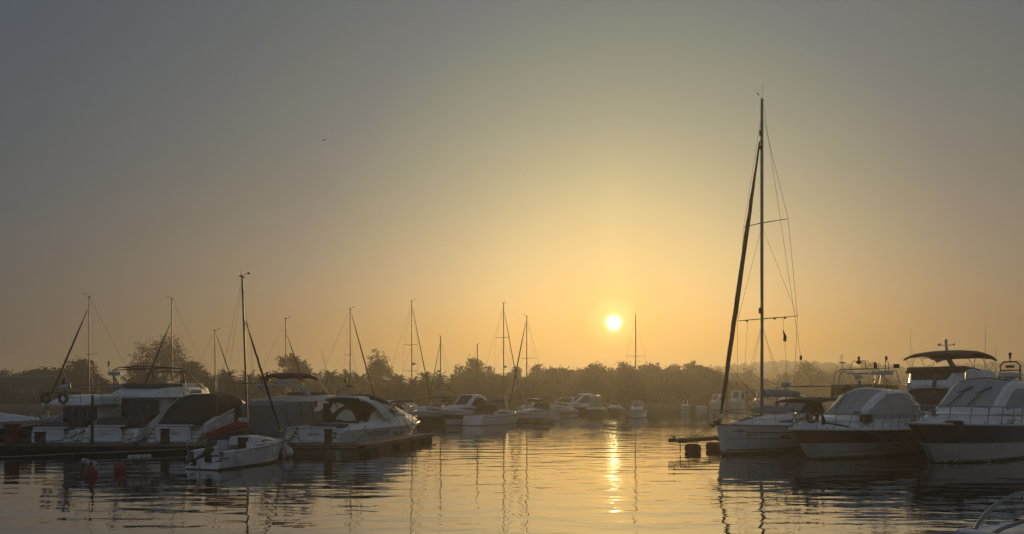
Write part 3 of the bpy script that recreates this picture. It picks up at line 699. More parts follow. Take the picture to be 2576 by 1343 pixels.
# ---- sailing rig
def rig(par, xm, zdeck, H, hull, r=.085, spreaders=((.36, 1.0), (.68, .75)), jib=SAILB, jib_top=.9, jib_r=.09, back=True, xbow=None, xstern=0.15, boom=None, sweep=.12, wires=True, radar=None, lean=(0, 0), head=True, mname='mast', wr=.008):
    top = Vector((xm+lean[0], lean[1], H)); bot = Vector((xm, 0, zdeck)); P = lambda f: bot.lerp(top, f)
    ms = MB().tube([bot, P(.5), P(.9), top], [r, r, r*.92, r*.75], 10, flat=.7).build(mname, ALU, par)
    wm_ = MB(); sp_tips = []
    spreaders = spreaders or ((.6, .03),)
    for f, hw in spreaders:
        sm = MB(); tips = []
        for sg in (1, -1):
            e = P(f)+Vector((-sweep*hw*2, sg*hw, .05)); sm.tube([P(f), e], [.035, .022], 6, flat=.5); tips.append(e)
        sm.build('spreader', ALU, ms); sp_tips.append(tips)
    if wires:
        ch = hull.sheer_pt(xm-.25, 1, .12)
        for k, sg in enumerate((1, -1)):
            c = Vector((ch.x, sg*ch.y, ch.z)); pts = [c]+[tp[k] for tp in sp_tips]+[P(.96)]; wm_.tube(pts, wr, 4)
            wm_.tube([c+Vector((.3, 0, 0)), P(spreaders[0][0]-.015)], wr*.8, 4); wm_.tube([c+Vector((-.4, 0, 0)), P(spreaders[0][0]-.02)], wr*.8, 4)
            for a in range(len(sp_tips)-1): wm_.tube([sp_tips[a][k], P(spreaders[a+1][0]-.01)], wr*.8, 4)
            if back: wm_.tube([Vector((xstern, sg*.55, hull.fb0+.1)), P(.55)*.35+Vector((xstern, 0, hull.fb0))*.65 if False else Vector((lerp(xstern, top.x, .3), 0, lerp(hull.fb0, H, .3))), P(.995)], wr, 4)
        wm_.build('standing_rigging', WIRE, par)
    xb = xbow or hull.L-.25; zb = hull.zs(1)
    if jib is not None:
        a, b = Vector((xb, 0, zb+.25)), P(jib_top)+Vector((r*1.2, 0, 0)); n = 22; rs = []; pts = []; rg = random.Random(int(H*100))
        for i in range(n+1):
            t = i/n; pts.append(a.lerp(b, .02+.96*t)+Vector((rg.uniform(-.01,.01), rg.uniform(-.012,.012), 0))); rs.append(jib_r*(.45+.62*math.sin(PI*min(1, t*1.08+.04))**.55)*rg.uniform(.92,1.08) if 0 < i < n else jib_r*.35)
        MB().tube(pts, rs, 8).build('furled_headsail', jib, par)
        MB().lathe((a.x, 0, a.z-.14), [(.03, 0), (.13, .02), (.13, .06), (.06, .08), (.06, .14), (.12, .16), (.12, .2), (.03, .22)], 12).build('furling_drum', BLACKP, par)
        MB().tube([(xb, 0, zb-.02), a], .012, 5).tube([b, P(jib_top+.012)], .012, 5).build('forestay', WIRE, par)
    if head:
        hm_ = MB().tube([top+Vector((.14, 0, .02)), top+Vector((-.20, 0, .02))], .03, 5).tube([top+Vector((-.1, 0, 0)), top+Vector((-.1, 0, 1.0 if H > 15 else .35))], .009, 4)
        hm_.tube([top+Vector((.1, 0, 0)), top+Vector((.22, 0, .22)), top+Vector((.42, 0, .22))], .010, 4).box(top+Vector((.46, 0, .26)), (.14, .015, .09)).lathe(top+Vector((.0, .03, .02)), [(.03, 0), (.045, .02), (.045, .09), (.02, .11)], 8)
        hm_.build('masthead_instruments', BLACKP, ms)
    if radar:
        p = P(radar); MB().tube([p, p+Vector((.28, 0, -.02))], .03, 5).build('radar_bracket', ALU, ms); radar_dome(ms, p.x+.33, 0, p.z, .24, .2)
    if boom:
        L_, z, m_, rr = boom; a = P((z-zdeck)/(H-zdeck)); pts = [a+Vector((-.12, 0, 0)), a+Vector((-L_*.35, 0, .02)), a+Vector((-L_*.8, 0, .0)), a+Vector((-L_, 0, -.02))]
        bo = MB().tube(pts, .06, 8).build('boom', ALU, par)
        MB().tube([p+Vector((0, 0, rr*.8)) for p in pts], [rr*1.15, rr*1.05, rr*.8, rr*.5], 10, flat=.8).build('sail_cover', m_, bo)
    return ms
def place(u, v, Y): return at(u, v, Y)
def heading(az): return PI/2-R(az)     # compass-like azimuth from +Y to +X
def root_from_stern(name, label, cat, X, Y, az, group=None): return thing(name, label, cat, (X, Y, 0), heading(az), group)
def root_from_bow(name, label, cat, X, Y, az, L, group=None):
    return thing(name, label, cat, (X-L*math.sin(R(az)), Y-L*math.cos(R(az)), 0), heading(az), group)
G_B = 'motor boats moored in the marina'; G_S = 'sailing boats moored in the marina'
# ------------------------------------------------------------------ motor yachts at the left pier
def stern_gear(t, h, B, platform=1.0, zp=.42, garage=(1.2, .95), name_txt=None, steps=(-1, 1), teak=False, x0=.0, mark=True):
    pl = MB(); n = 10; P = []
    pl.box((-platform/2+.12, 0, zp-.06), (platform, B*.92, .16)); pl.build('swim_platform', TEAK if teak else GEL, t, bevel=.05)
    pm = MB().box((-platform/2+.12, 0, zp-.15), (platform*.96, B*.9, .04)); pm.build('platform_trim', STRIPE, t)
    gw, gh = garage
    g = MB().box((x0+.02, 0, zp+gh/2+.05), (.34, gw*2, gh), rot=(0, R(-14), 0)); gd = g.build('garage_door', GEL, t, bevel=.06)
    MB().box((x0+.12, 0, zp+gh+.10), (.6, gw*2+.14, .09)).build('transom_rail', GEL, t, bevel=.03)
    for sg in steps:
        st = MB()
        for k in range(3): st.box((x0+.10+.20*k, sg*(gw+.35), zp+.10+.24*k), (.34, .55, .20))
        st.build('boarding_steps', GEL2, t, bevel=.03)
    if name_txt:
        M = Matrix.Translation((x0-.20, 0, zp+gh*.62)) @ Euler((R(90), 0, R(-90))).to_matrix().to_4x4() @ Euler((R(-14), 0, 0)).to_matrix().to_4x4()
        text('boat_name', name_txt, .26, STRIPE, t, M, italic=.2)
def foredeck(h, t, st, m=GEL, name='foredeck'): return Loft(st, rc=.12).build(name, m, t)
def flybridge(name, label, X, Y, az, L, B, fb0, fb1, zs, fz, s0, s1, f0, f1, hullm=GEL, boot=BOTTOM, winm=GLASS, stripe=True, coam=GEL, root=None, cockpit_seat=True):
    t = root or root_from_stern(name, label, 'motor yacht', X, Y, az, G_B); h = Hull(L, B, fb0, fb1, rake=1.7, tr=.6, flare=.5)
    h.band('bottom_paint', boot, -.3, .06, t, 3); h.band('hull', hullm, .06, 1, t, 9); h.deck(DECK, t, drop=.30)
    h.rail_line('rub_rail', GEL2 if stripe else hullm, t, .985, .045)
    if stripe: h.line('hull_stripe', STRIPE, t, .66, .72, .03, .9)
    w = B/2-.42
    sal = Loft([(s0, w, fb0-.25, zs, .18, .03), (s0+(s1-s0)*.55, w*.98, lerp(fb0, fb1, .3)-.2, zs, .18, .03), (s0+(s1-s0)*.72, w*.86, lerp(fb0, fb1, .45)-.2, zs-.05, .2, .05), (s1, w*.62, lerp(fb0, fb1, .6)-.1, lerp(fb0, fb1, .6)+.12, .1, .1)], rc=.08)
    sal.build('saloon', GEL, t)
    sal.window('side_window', winm, t, [(s0+.7, .44, .52), (s0+1.3, .36, .84), (s0+(s1-s0)*.35, .34, .92), (s0+(s1-s0)*.6, .42, .86), (s0+(s1-s0)*.74, .56, .60)])
    sal.pane('windscreen', GLASS, t, s0+(s1-s0)*.74, s1-.25, -.86, .86)
    # cockpit doors in the aft bulkhead
    bd = MB().box((s0-.03, .1, (fb0+zs)/2-.02), (.06, w*1.66, zs-fb0-.2)).build('saloon_door', GLASS, t)
    fr = MB()
    for y in (-.55, .05, .65): fr.box((s0-.075, y, (fb0+zs)/2-.02), (.03, .05, zs-fb0-.22))
    fr.box((s0-.075, .1, zs-.16), (.03, w*1.6, .05)); fr.build('door_frame', STEEL, bd)
    fd = Loft([(f0, B/2-.75, zs-.02, zs+.10, .02, .0), (f0+.5, B/2-.28, zs-.02, zs+.14, .04, .0), (lerp(f0, f1, .6), B/2-.24, zs-.0, zs+.16, .05, .0), (f1, B/2-1.1, zs-.02, zs+.10, .05, .02)], rc=.05)
    fd.build('flybridge_deck', coam, t)
    co = Loft([(f0+1.0, B/2-.40, zs+.13, zs+.20, .02, .0), (f0+2.0, B/2-.32, zs+.13, fz-.12, .08, .0), (lerp(f0, f1, .55), B/2-.32, zs+.13, fz, .12, .0), (f1-.9, B/2-.72, zs+.13, fz-.02, .18, .0), (f1, B/2-1.2, zs+.1, zs+.22, .1, .02)], rc=.07)
    co.build('flybridge_coaming', coam, t)
    for sg in (1, -1):      # the raking wing that carries the overhang, sweeping up from the stern
        mb = MB(); P = []; n = 12
        for i in range(n+1):
            k = i/n; x = lerp(.25, s0+2.3, k); z = lerp(.50, zs+.03, k**.92); hw = lerp(.35, 1.0, k**.8); y = lerp(B/2*.92, B/2-.24, k**1.5)+.03
            P.append([Vector((x-hw*.8, sg*(y-.05), z)), Vector((x, sg*y, z)), Vector((x+hw, sg*(y-.03), z))])
        mb.shell(P, [[Vector((0, sg, 0))]*3]*(n+1), .09); mb.build('side_wing', GEL, t)
    if cockpit_seat: MB().box((.75, 0, fb0+.22), (.7, B*.55, .5)).build('cockpit_seat', LEATHER, t, bevel=.1)
    Loft([(s1-1.2, B*.36, h.zs(.6)-.2, h.zs(.6)+.18, .1, .1), (L*.8, B*.28, h.zs(.8)-.2, h.zs(.8)+.16, .1, .1), (L-.9, B*.06, h.zs(.95)-.2, h.zs(.95)+.05, .02, .02)]).build('foredeck', GEL, t)
    h.rails(t, s0+2.2, L-.35, .62, 8)
    return t, h, sal, co
# --- flybridge yacht with two lifebuoys (second from the left edge)
A, hA, salA, _ = flybridge('flybridge_yacht', 'white flybridge yacht with two lifebuoys on its aft rail, stern to the pier', -29.3, 46.8, 11, 11.2, 3.9, 1.15, 1.7, 2.72, 3.42, 2.7, 8.2, .7, 7.8)
stern_gear(A, hA, 3.9, .9, .42, (1.0, .75), None)
mb = MB(); zf = 2.85
for sg in (1, -1):
    mb.tube([(.95, sg*1.45, zf), (.85, sg*1.5, zf+.62), (1.9, sg*1.62, zf+.66), (3.0, sg*1.66, zf+.42)], .02, 6); mb.tube([(1.9, sg*1.6, zf), (1.9, sg*1.62, zf+.66)], .016, 6)
mb.tube([(.85, 1.5, zf+.62), (.72, .8, zf+.68), (.68, 0, zf+.7), (.72, -.8, zf+.68), (.85, -1.5, zf+.62)], .022, 6); mb.tube([(.87, 1.47, zf+.3), (.74, 0, zf+.34), (.87, -1.47, zf+.3)], .014, 6)
for y in (-.75, 0, .75): mb.tube([(.75, y, zf), (.71, y, zf+.68)], .016, 6)
mb.build('aft_rail', BRONZE, A)
mb = MB().tube([(2.0, 1.6, zf+.6), (2.1, 1.55, zf+1.15), (3.2, 1.5, zf+1.28), (4.6, 1.5, zf+.95), (6.0, 1.5, zf+.35)], .018, 6).tube([(2.0, -1.6, zf+.6), (2.1, -1.55, zf+1.15), (3.2, -1.5, zf+1.28), (4.6, -1.5, zf+.95), (6.0, -1.5, zf+.35)], .018, 6).tube([(2.1, 1.55, zf+1.15), (2.1, -1.55, zf+1.15)], .018, 6)
mb.tube([(4.6, -1.5, zf+.95), (4.6, 1.5, zf+.95)], .018, 6); mb.build('bimini_frame', BRONZE, A)
rp_ = MB().tube([(1.6, .3, zf+.3), (1.6, .3, zf+.95)], .05, 8).tube([(1.6, .8, zf+.3), (1.6, .35, zf+.85)], .025, 6).tube([(1.6, -.2, zf+.3), (1.6, .25, zf+.85)], .025, 6).build('radar_post', STEEL, A)
radar_dome(rp_, 1.6, .3, zf+.93, .36, .24); MB().lathe((1.5, .3, zf+1.2), [(.05, 0), (.08, .05), (.06, .1), (.09, .16), (.09, .3), (.04, .36)], 10).build('search_light', BLACKP, rp_)
MB().lathe((1.55, -.1, zf+.95), [(.02, 0), (.07, .06), (.06, .3), (.03, .42)], 8).build('horn', BLACKP, rp_)
whip(A, (1.5, -.35, zf+.7), (1.0, .35, zf+3.1))
for k, (y, lb) in enumerate(((.82, 'left of the two dark lifebuoys on the aft rail of the flybridge yacht'), (-.42, 'right of the two dark lifebuoys on the aft rail of the flybridge yacht'))):
    p = world(A, (.66, y, zf+.30)); t = thing('lifebuoy', lb, 'lifebuoy', p, heading(11), 'lifebuoys on the flybridge aft rail')
    mb = MB(); n, m_ = 20, 8
    mb.grid([[Vector(((.09*math.cos(2*PI*j/m_)), (.27+.09*math.sin(2*PI*j/m_))*math.cos(2*PI*i/n), (.27+.09*math.sin(2*PI*j/m_))*math.sin(2*PI*i/n))) for j in range(m_)] for i in range(n+1)], close=True)
    mb.build('ring', mat('dull_yellow_foam', (.13,.10,.045), .7, var=.3), t)
    for q in range(4):
        a = q*PI/2+.6; MB().tube([(0, .27*math.cos(a-.13), .27*math.sin(a-.13)), (0, .27*math.cos(a+.13), .27*math.sin(a+.13))], .098, 8).build('band', BLACKP, t)
# --- flybridge yacht with the bare bimini frame
Bt, hB, salB, _ = flybridge('flybridge_yacht', 'large white flybridge yacht with bare bimini frame and open cockpit, stern to the pier', -25.4, 46.2, 10, 13.4, 4.2, 1.25, 1.95, 3.22, 3.95, 3.4, 10.6, 1.5, 10.0, boot=REDBOT, winm=BROWNGLASS)
stern_gear(Bt, hB, 4.2, 1.1, .40, (1.05, .92), None)
MB().tube([(-.13, .75, 1.05), (-.17, .0, .93), (-.17, -.1, .93), (-.13, -.9, 1.08)], .018, 6).build('name_moulding', STRIPE, Bt)
text('boat_name', 'G-0-A', .15, mat('faded_letters', (.2,.2,.2)), Bt, Matrix.Translation((-.23, .35, .76)) @ Euler((R(90), 0, R(-90))).to_matrix().to_4x4(), .2)
zf = 3.9; mb = MB()
for sg in (1, -1):
    y = sg*1.5; mb.tube([(2.6, y*.95, zf-.1), (2.5, y, zf+1.1), (3.2, y, zf+1.32), (5.4, y, zf+1.30), (6.2, y, zf+1.05), (8.8, y*.9, zf-.35)], .036, 6); mb.tube([(4.0, y, zf+1.3), (5.2, y, zf-.2)], .018, 6); mb.tube([(6.2, y, zf+1.05), (5.0, y, zf-.2)], .018, 6)
for x, z in ((2.5, 1.1), (3.2, 1.32), (5.4, 1.30), (6.2, 1.05)): mb.tube([(x, 1.5, zf+z), (x, 0, zf+z+.05), (x, -1.5, zf+z)], .034, 6)
mb.build('bimini_frame', BRONZE, Bt)
Loft([(6.8, 1.55, zf-.05, zf+.1, .05, 0), (8.6, 1.35, zf-.05, zf+.34, .2, 0), (9.3, .9, zf-.15, zf-.05, .1, 0)], rc=.05).build('flybridge_windscreen', CLEARV, Bt)
MB().box((4.6, 0, zf+.08), (2.6, 2.9, .30)).build('flybridge_seats', LEATHER, Bt, bevel=.08)
rp_ = MB().tube([(2.3, .95, zf-.25), (2.0, .95, zf+.75)], .04, 8).tube([(2.3, .6, zf-.25), (2.0, .9, zf+.6)], .028, 6).tube([(2.5, 1.3, zf-.25), (2.0, 1.0, zf+.6)], .028, 6).build('radar_post', STEEL, Bt)
radar_dome(rp_, 2.0, .95, zf+.74, .40, .26); MB().lathe((2.0, .95, zf+.0), [(.3, 0), (.34, .04), (.3, .08)], 14).build('lower_dome', WHITEP, rp_)
MB().tube([(2.0, 1.3, zf+.8), (1.95, 1.33, zf+1.45)], .02, 6).lathe((1.95, 1.33, zf+1.35), [(.04, 0), (.06, .02), (.06, .12), (.04, .14), (.06, .18), (.06, .3), (.03, .33)], 8).build('light_mast', BLACKP, rp_)
MB().box((1.2, -1.45, 1.30), (.5, .75, 1.0), rot=(0, R(-10), 0)).build('cockpit_gate', LEATHER, Bt, bevel=.08)
MB().box((1.0, 0.0, 1.72), (.6, 2.6, .45)).build('seat_cover', LEATHER, Bt, bevel=.15)
# --- cruiser under a dark canvas tent
Ct = root_from_stern('canvas_cruiser', 'white sport cruiser under a dark brown canvas tent, lettered stern to the pier', 'motor yacht', -21.1, 46.0, 11, G_B)
hC = Hull(12.2, 4.0, 1.2, 1.75, rake=1.8, tr=.9, flare=.5)
hC.band('bottom_paint', BOTTOM, -.3, .05, Ct, 3); hC.band('hull', GEL, .05, 1, Ct, 9); hC.deck(DECK, Ct, drop=.1); hC.rail_line('rub_rail', GEL2, Ct, .9, .04); hC.line('hull_stripe', STRIPE, Ct, .72, .76, .1, .9)
stern_gear(Ct, hC, 4.0, 1.2, .42, (1.15, .95), 'BEAGLE II')
up = Loft([(.9, 1.72, 1.1, 1.55, .1, .05), (2.0, 1.86, 1.1, 1.95, .2, .05), (5.0, 1.9, 1.2, 2.2, .3, .05), (8.0, 1.55, 1.3, 2.15, .4, .1), (11.2, .5, 1.55, 1.8, .2, .05)], rc=.15); up.build('upper_moulding', GEL, Ct)
up.window('side_window', BROWNGLASS, Ct, [(4.3, .50, .54), (5.2, .38, .80), (6.3, .40, .86), (7.2, .55, .62)])
tent = Loft([(.55, 1.45, 1.45, 1.62, .02, .02), (1.4, 1.55, 1.5, 2.5, .12, .02), (2.3, 1.6, 1.6, 3.18, .30, .05), (3.0, 1.58, 1.7, 3.36, .36, .08), (5.2, 1.5, 1.9, 3.40, .42, .10), (6.1, 1.45, 2.0, 3.15, .4, .08)], rc=.2); tent.build('canvas_tent', DARKCAN, Ct)
ws = Loft([(5.9, 1.5, 2.0, 3.1, .35, .05), (8.3, 1.1, 2.0, 2.2, .2, .05)], rc=.12); ws.build('windscreen_frame', GEL, Ct); ws.pane('windscreen', GLASS, Ct, 6.0, 8.1, -.85, .85); ws.window('quarter_window', GLASS, Ct, [(5.95, .2, .9), (7.9, .1, .7)])
for sg in (1, -1):
    MB().tube([(-.1, sg*1.75, .7), (.6, sg*1.9, 1.35), (2.0, sg*1.98, 1.95), (3.6, sg*2.0, 2.4), (5.2, sg*1.95, 2.68), (6.6, sg*1.75, 2.75)], [.05, .07, .09, .10, .09, .05], 8, flat=.6).build('arch_moulding', GEL2, Ct)
lm = MB().tube([(2.6, .9, 3.3), (2.5, .9, 3.9), (2.5, .9, 4.35)], .03, 6).tube([(2.9, 1.25, 3.3), (2.55, 1.2, 3.8), (2.5, 1.15, 4.4)], .025, 6).tube([(2.5, .9, 4.35), (2.5, 1.02, 4.5), (2.5, 1.15, 4.4)], .025, 6).tube([(2.9, .55, 3.35), (2.5, .9, 3.75)], .03, 6).tube([(2.5, .9, 4.1), (2.5, 1.15, 4.1)], .02, 6).build('light_mast', STEEL, Ct)
MB().lathe((2.5, 1.02, 4.48), [(.05, 0), (.06, .03), (.05, .08), (.06, .12), (.06, .24), (.03, .28)], 8).build('lamp', BLACKP, lm); MB().lathe((2.5, 1.02, 4.16), [(.03, 0), (.1, .05), (.1, .16), (.03, .2)], 8).build('horn', BLACKP, lm)
radar_dome(Ct, 2.7, .2, 3.48, .36, .24)
for y in (-.9, -1.1, -1.3): MB().lathe((3.2, y, 3.42), [(.04, 0), (.05, .08), (.03, .14)], 6).build('horn', BLACKP, Ct)
hC.rails(Ct, 6, 11.8, .6, 7)
whip(Ct, (3.0, -1.2, 3.3), (2.4, -.4, 6.0))
# --- old flybridge boat wrapped in grey canvas, red folded bimini
Dt, hD, salD, _ = flybridge('wrapped_motor_yacht', 'old grey white motor yacht wrapped aft in grey canvas, red folded bimini on top', -16.2, 47.0, 14, 12.6, 4.1, 1.3, 1.9, 2.95, 3.35, 3.2, 9.2, 1.6, 9.6, hullm=OLDW, coam=OLDW, stripe=True, cockpit_seat=False)
aft = Loft([(-.15, 1.75, .55, 2.70, .55, .03), (1.6, 1.98, .7, 2.92, .28, .05), (3.6, 2.02, .9, 2.98, .22, .05), (6.4, 1.95, 1.1, 2.95, .28, .05)], rc=.1); afto = aft.build('aft_cover', GREYCAN, Dt)
hD.line('boot_stripe', STRIPE, Dt, .42, .56, .0, .98)
for x in (.8, 2.2, 3.6, 5.0):
    for sg in (1, -1): MB().tube([aft.side(x, .02, sg)+Vector((0, sg*.01, 0)), aft.side(x, .5, sg)+Vector((0, sg*.012, 0)), aft.side(x, .99, sg)+Vector((0, sg*.01, 0))], .018, 5).build('cover_seam', DARKCAN, afto)
MB().box((4.2, -1.83, 2.72), (.22, .02, .5)).build('emblem', STRIPE, Dt)
for sg in (1, -1):
    mb = MB(); P = [[Vector((x-.35, sg*1.55, z)), Vector((x+.35, sg*1.55, z))] for x, z in ((4.0, 3.0), (3.6, 3.5), (2.9, 3.9), (2.3, 4.05))]; mb.shell(P, [[Vector((0, sg, 0))]*2]*4, .1); mb.build('radar_arch_leg', OLDW, Dt)
MB().box((2.3, 0, 4.02), (.75, 3.15, .12)).build('radar_arch', OLDW, Dt, bevel=.03)
MB().box((2.3, -.55, 4.27), (.5, .95, .28)).build('radar', WHITEP, Dt, bevel=.06)
lm = MB().tube([(2.3, .75, 4.05), (2.3, .75, 4.75)], .05, 6).lathe((2.3, .75, 4.3), [(.05, 0), (.12, .06), (.12, .22), (.05, .28), (.08, .34), (.08, .5), (.05, .56)], 8).tube([(2.3, 1.35, 4.1), (2.3, 1.3, 4.5), (2.3, 1.0, 4.55)], .02, 5).tube([(2.3, 1.15, 4.08), (2.3, 1.2, 4.6)], .02, 5).build('light_mast', BLACKP, Dt)
bimini(Dt, WINECAN, 2.7, 5.0, 1.5, 4.62, crown=.22, drop=.2, frame_to=[(2.75, (3.4, 1.6, 3.3)), (4.95, (3.8, 1.6, 3.3)), (4.95, (7.2, 1.45, 3.1))], name='folded_bimini')
MB().box((6.5, 0, 3.38), (2.2, 2.5, .34)).build('flybridge_cover', GREYCAN, Dt, bevel=.1)
whip(Dt, (2.3, 1.5, 4.05), (1.7, 2.0, 6.6))
# --- sport cruiser with the wide radar arch beside the finger pontoon
Ft = root_from_stern('sport_cruiser', 'white sport cruiser with wide radar arch, black canopy and portholes beside the finger pontoon', 'motor yacht', -12.3, 46.3, 26, G_B)
hF = Hull(11.6, 3.9, 1.12, 1.42, rake=1.6, tr=.7, flare=.42, full=.5, p=2.6)
hF.band('bottom_paint', BOTTOM, -.3, .05, Ft, 3); hF.band('hull', GEL, .05, 1, Ft, 10); hF.deck(DECK, Ft, drop=.04)
hF.rail_line('rub_rail', GEL2, Ft, .99, .05)
stern_gear(Ft, hF, 3.9, 1.2, .42, (1.25, .80), 'Jeannine')
fd = Loft([(1.0, 1.55, 1.05, 1.25, .1, .04), (3.0, 1.88, 1.1, 1.62, .15, .04), (6.0, 1.86, 1.15, 1.98, .35, .06), (8.5, 1.45, 1.25, 2.02, .5, .10), (10.4, .75, 1.35, 1.86, .4, .08), (11.35, .14, 1.4, 1.5, .05, .02)], rc=.22); fd.build('foredeck_moulding', GEL, Ft)
fm_ = MB()
for sg in (1, -1):
    for q in (.60, .70, .80):
        P = [[hF.pt(t, q+dq, sg)+Vector((0, sg*.012, 0)) for dq in (-.022, .022)] for t in [lerp(.24, .46, i/10) for i in range(11)]]; fm_.shell(P, [[Vector((0, sg, 0))]*2]*11, .03)
fm_.build('side_vent', STRIPE, Ft)
for x in (6.1, 7.0, 8.5, 9.4, 10.2):
    for sg in (1, -1): hF.porthole(Ft, x, .62, sg, .19, .10)
hoop(Ft, 'radar_arch', GEL, 5.3, 3.1, 1.75, 3.12, 1.72, 1.45, 1.15, .95, .12, .10)
can = Loft([(2.7, 1.30, 2.3, 3.06, .08, .06), (3.6, 1.42, 2.3, 3.28, .2, .12), (4.8, 1.48, 2.3, 3.30, .3, .12), (6.2, 1.50, 2.25, 2.98, .4, .10), (7.0, 1.45, 2.2, 2.62, .35, .08)], rc=.22); can.build('canopy', BLACKCAN, Ft)
can.window('canopy_window', CLEARV, Ft, [(5.0, .25, .62), (5.6, .12, .78), (6.4, .10, .72), (6.9, .15, .4)])
en = MB().box((2.45, 0, 2.02), (.06, 2.9, 1.6)).build('aft_curtain', BLACKCAN, Ft)
def tri(pts, th=.03):   # a flat pane in the aft curtain
    n = len(pts); a = [Vector((2.41, y, z)) for y, z in pts]; b = [p+Vector((th, 0, 0)) for p in a]
    return MB().add(a+b, [tuple(range(n)), tuple(range(n, 2*n))[::-1]]+[(i, n+i, n+(i+1)%n, (i+1)%n) for i in range(n)])
PALEV = mat('sky_painted_vinyl', (.88,.76,.56), .3, var=.1)  # opaque vinyl panes; the pale colour paints in bright sky behind them
tri([(.88, 2.42), (.54, 2.86), (.22, 2.42), (.68, 2.12)]).build('sky_painted_pane', PALEV, en); tri([(.38, 2.87), (-.38, 2.72), (.16, 2.44)]).build('sky_painted_pane', PALEV, en)
GREENG = mat('sky_painted_green_glass', (.60,.66,.47), .12, var=.15)  # opaque green glass, its colour lightened to paint sky showing through
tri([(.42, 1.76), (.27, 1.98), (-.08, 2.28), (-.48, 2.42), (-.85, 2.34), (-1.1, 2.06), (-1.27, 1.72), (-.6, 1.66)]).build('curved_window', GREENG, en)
cock = Loft([(3.0, 1.62, 1.55, 1.75, .05, .0), (3.7, 1.64, 1.6, 2.30, .1, .0), (5.0, 1.60, 1.7, 2.42, .14, .02), (6.4, 1.56, 1.85, 2.32, .2, .04)], rc=.06); cock.build('cockpit_coaming', BLACKP, Ft)
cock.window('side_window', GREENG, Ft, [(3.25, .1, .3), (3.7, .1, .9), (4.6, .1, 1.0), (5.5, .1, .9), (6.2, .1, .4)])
ws = Loft([(5.6, 1.52, 1.9, 2.45, .25, .05), (6.6, 1.46, 1.95, 2.66, .34, .06), (7.4, 1.34, 1.98, 2.52, .34, .06), (9.0, .85, 2.0, 2.08, .1, .04)], rc=.10); ws.build('windscreen_frame', GEL, Ft)
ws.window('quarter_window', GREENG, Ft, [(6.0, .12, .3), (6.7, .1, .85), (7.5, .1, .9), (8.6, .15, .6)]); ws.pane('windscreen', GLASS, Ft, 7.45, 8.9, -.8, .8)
MB().tube([(5.9, -1.48, 2.35), (6.7, -1.36, 2.72), (7.4, -1.2, 2.62)], .04, 6).tube([(5.9, 1.48, 2.35), (6.7, 1.36, 2.72), (7.4, 1.2, 2.62)], .04, 6).build('windscreen_trim', BLACKP, Ft)
MB().box((1.3, 0, 1.42), (.75, 2.7, .22)).build('sunpad', LEATHER, Ft, bevel=.08)
hF.rails(Ft, 4.4, 11.3, .85, 9, inset=.22)
lm = MB().tube([(3.1, .75, 3.2), (3.1, .75, 3.65), (3.1, .5, 3.75), (3.1, -.5, 3.75), (3.1, -.75, 3.65), (3.1, -.75, 3.2)], .022, 6).tube([(3.1, -.2, 3.75), (3.1, -.2, 4.2), (3.1, .2, 4.2), (3.1, .2, 3.75)], .02, 6).build('light_mast', STEEL, Ft)
MB().lathe((3.1, .12, 4.2), [(.06, 0), (.09, .03), (.09, .2), (.05, .26)], 8).build('lamp', BLACKP, lm); MB().box((3.1, -.15, 3.95), (.12, .34, .12)).build('horn', BLACKP, lm)
for y in (-.78, .78): MB().lathe((3.1, y, 3.7), [(.02, 0), (.10, .03), (.10, .06), (.02, .09)], 8).build('antenna', WHITEP, lm)
MB().box((3.1, .3, 3.26), (.55, 1.0, .20)).build('radar', WHITEP, Ft, bevel=.05)
whip(Ft, (3.3, 1.35, 3.1), (2.6, 1.75, 6.4)); whip(Ft, (3.6, -1.0, 3.2), (3.0, -.35, 6.5))
winch_cleats(Ft, hF, (1.2, 10.4))
# --- low cruiser cut by the left edge, bow to the right
Zt = root_from_bow('low_cruiser', 'low white cruiser with dark side windows, cut by the left edge, bow to the right', 'motor yacht', -32.6, 52.5, 62, 11.5, G_B)
hZ = Hull(11.5, 3.8, 1.1, 1.7, rake=1.8, flare=.5); hZ.band('bottom_paint', BOTTOM, -.3, .05, Zt, 3); hZ.band('lower_hull', NAVY, .05, .74, Zt, 6); hZ.band('hull', GEL, .74, 1, Zt, 3); hZ.deck(DECK, Zt)
lz = Loft([(.8, 1.4, 1.2, 2.3, .2, .05), (2.5, 1.6, 1.2, 3.2, .35, .08), (4.6, 1.6, 1.3, 3.25, .4, .1), (7.5, 1.2, 1.5, 2.2, .35, .1), (10.6, .4, 1.6, 1.75, .1, .02)], rc=.15); lz.build('cabin', GEL, Zt)
lz.window('side_window', GLASS, Zt, [(1.6, .40, .55), (3.0, .45, .80), (4.8, .45, .80), (6.6, .50, .85), (8.0, .6, .75)]); lz.pane('windscreen', GLASS, Zt, 4.9, 7.2, -.85, .85); hZ.rails(Zt, 5, 11.2, .55, 7)
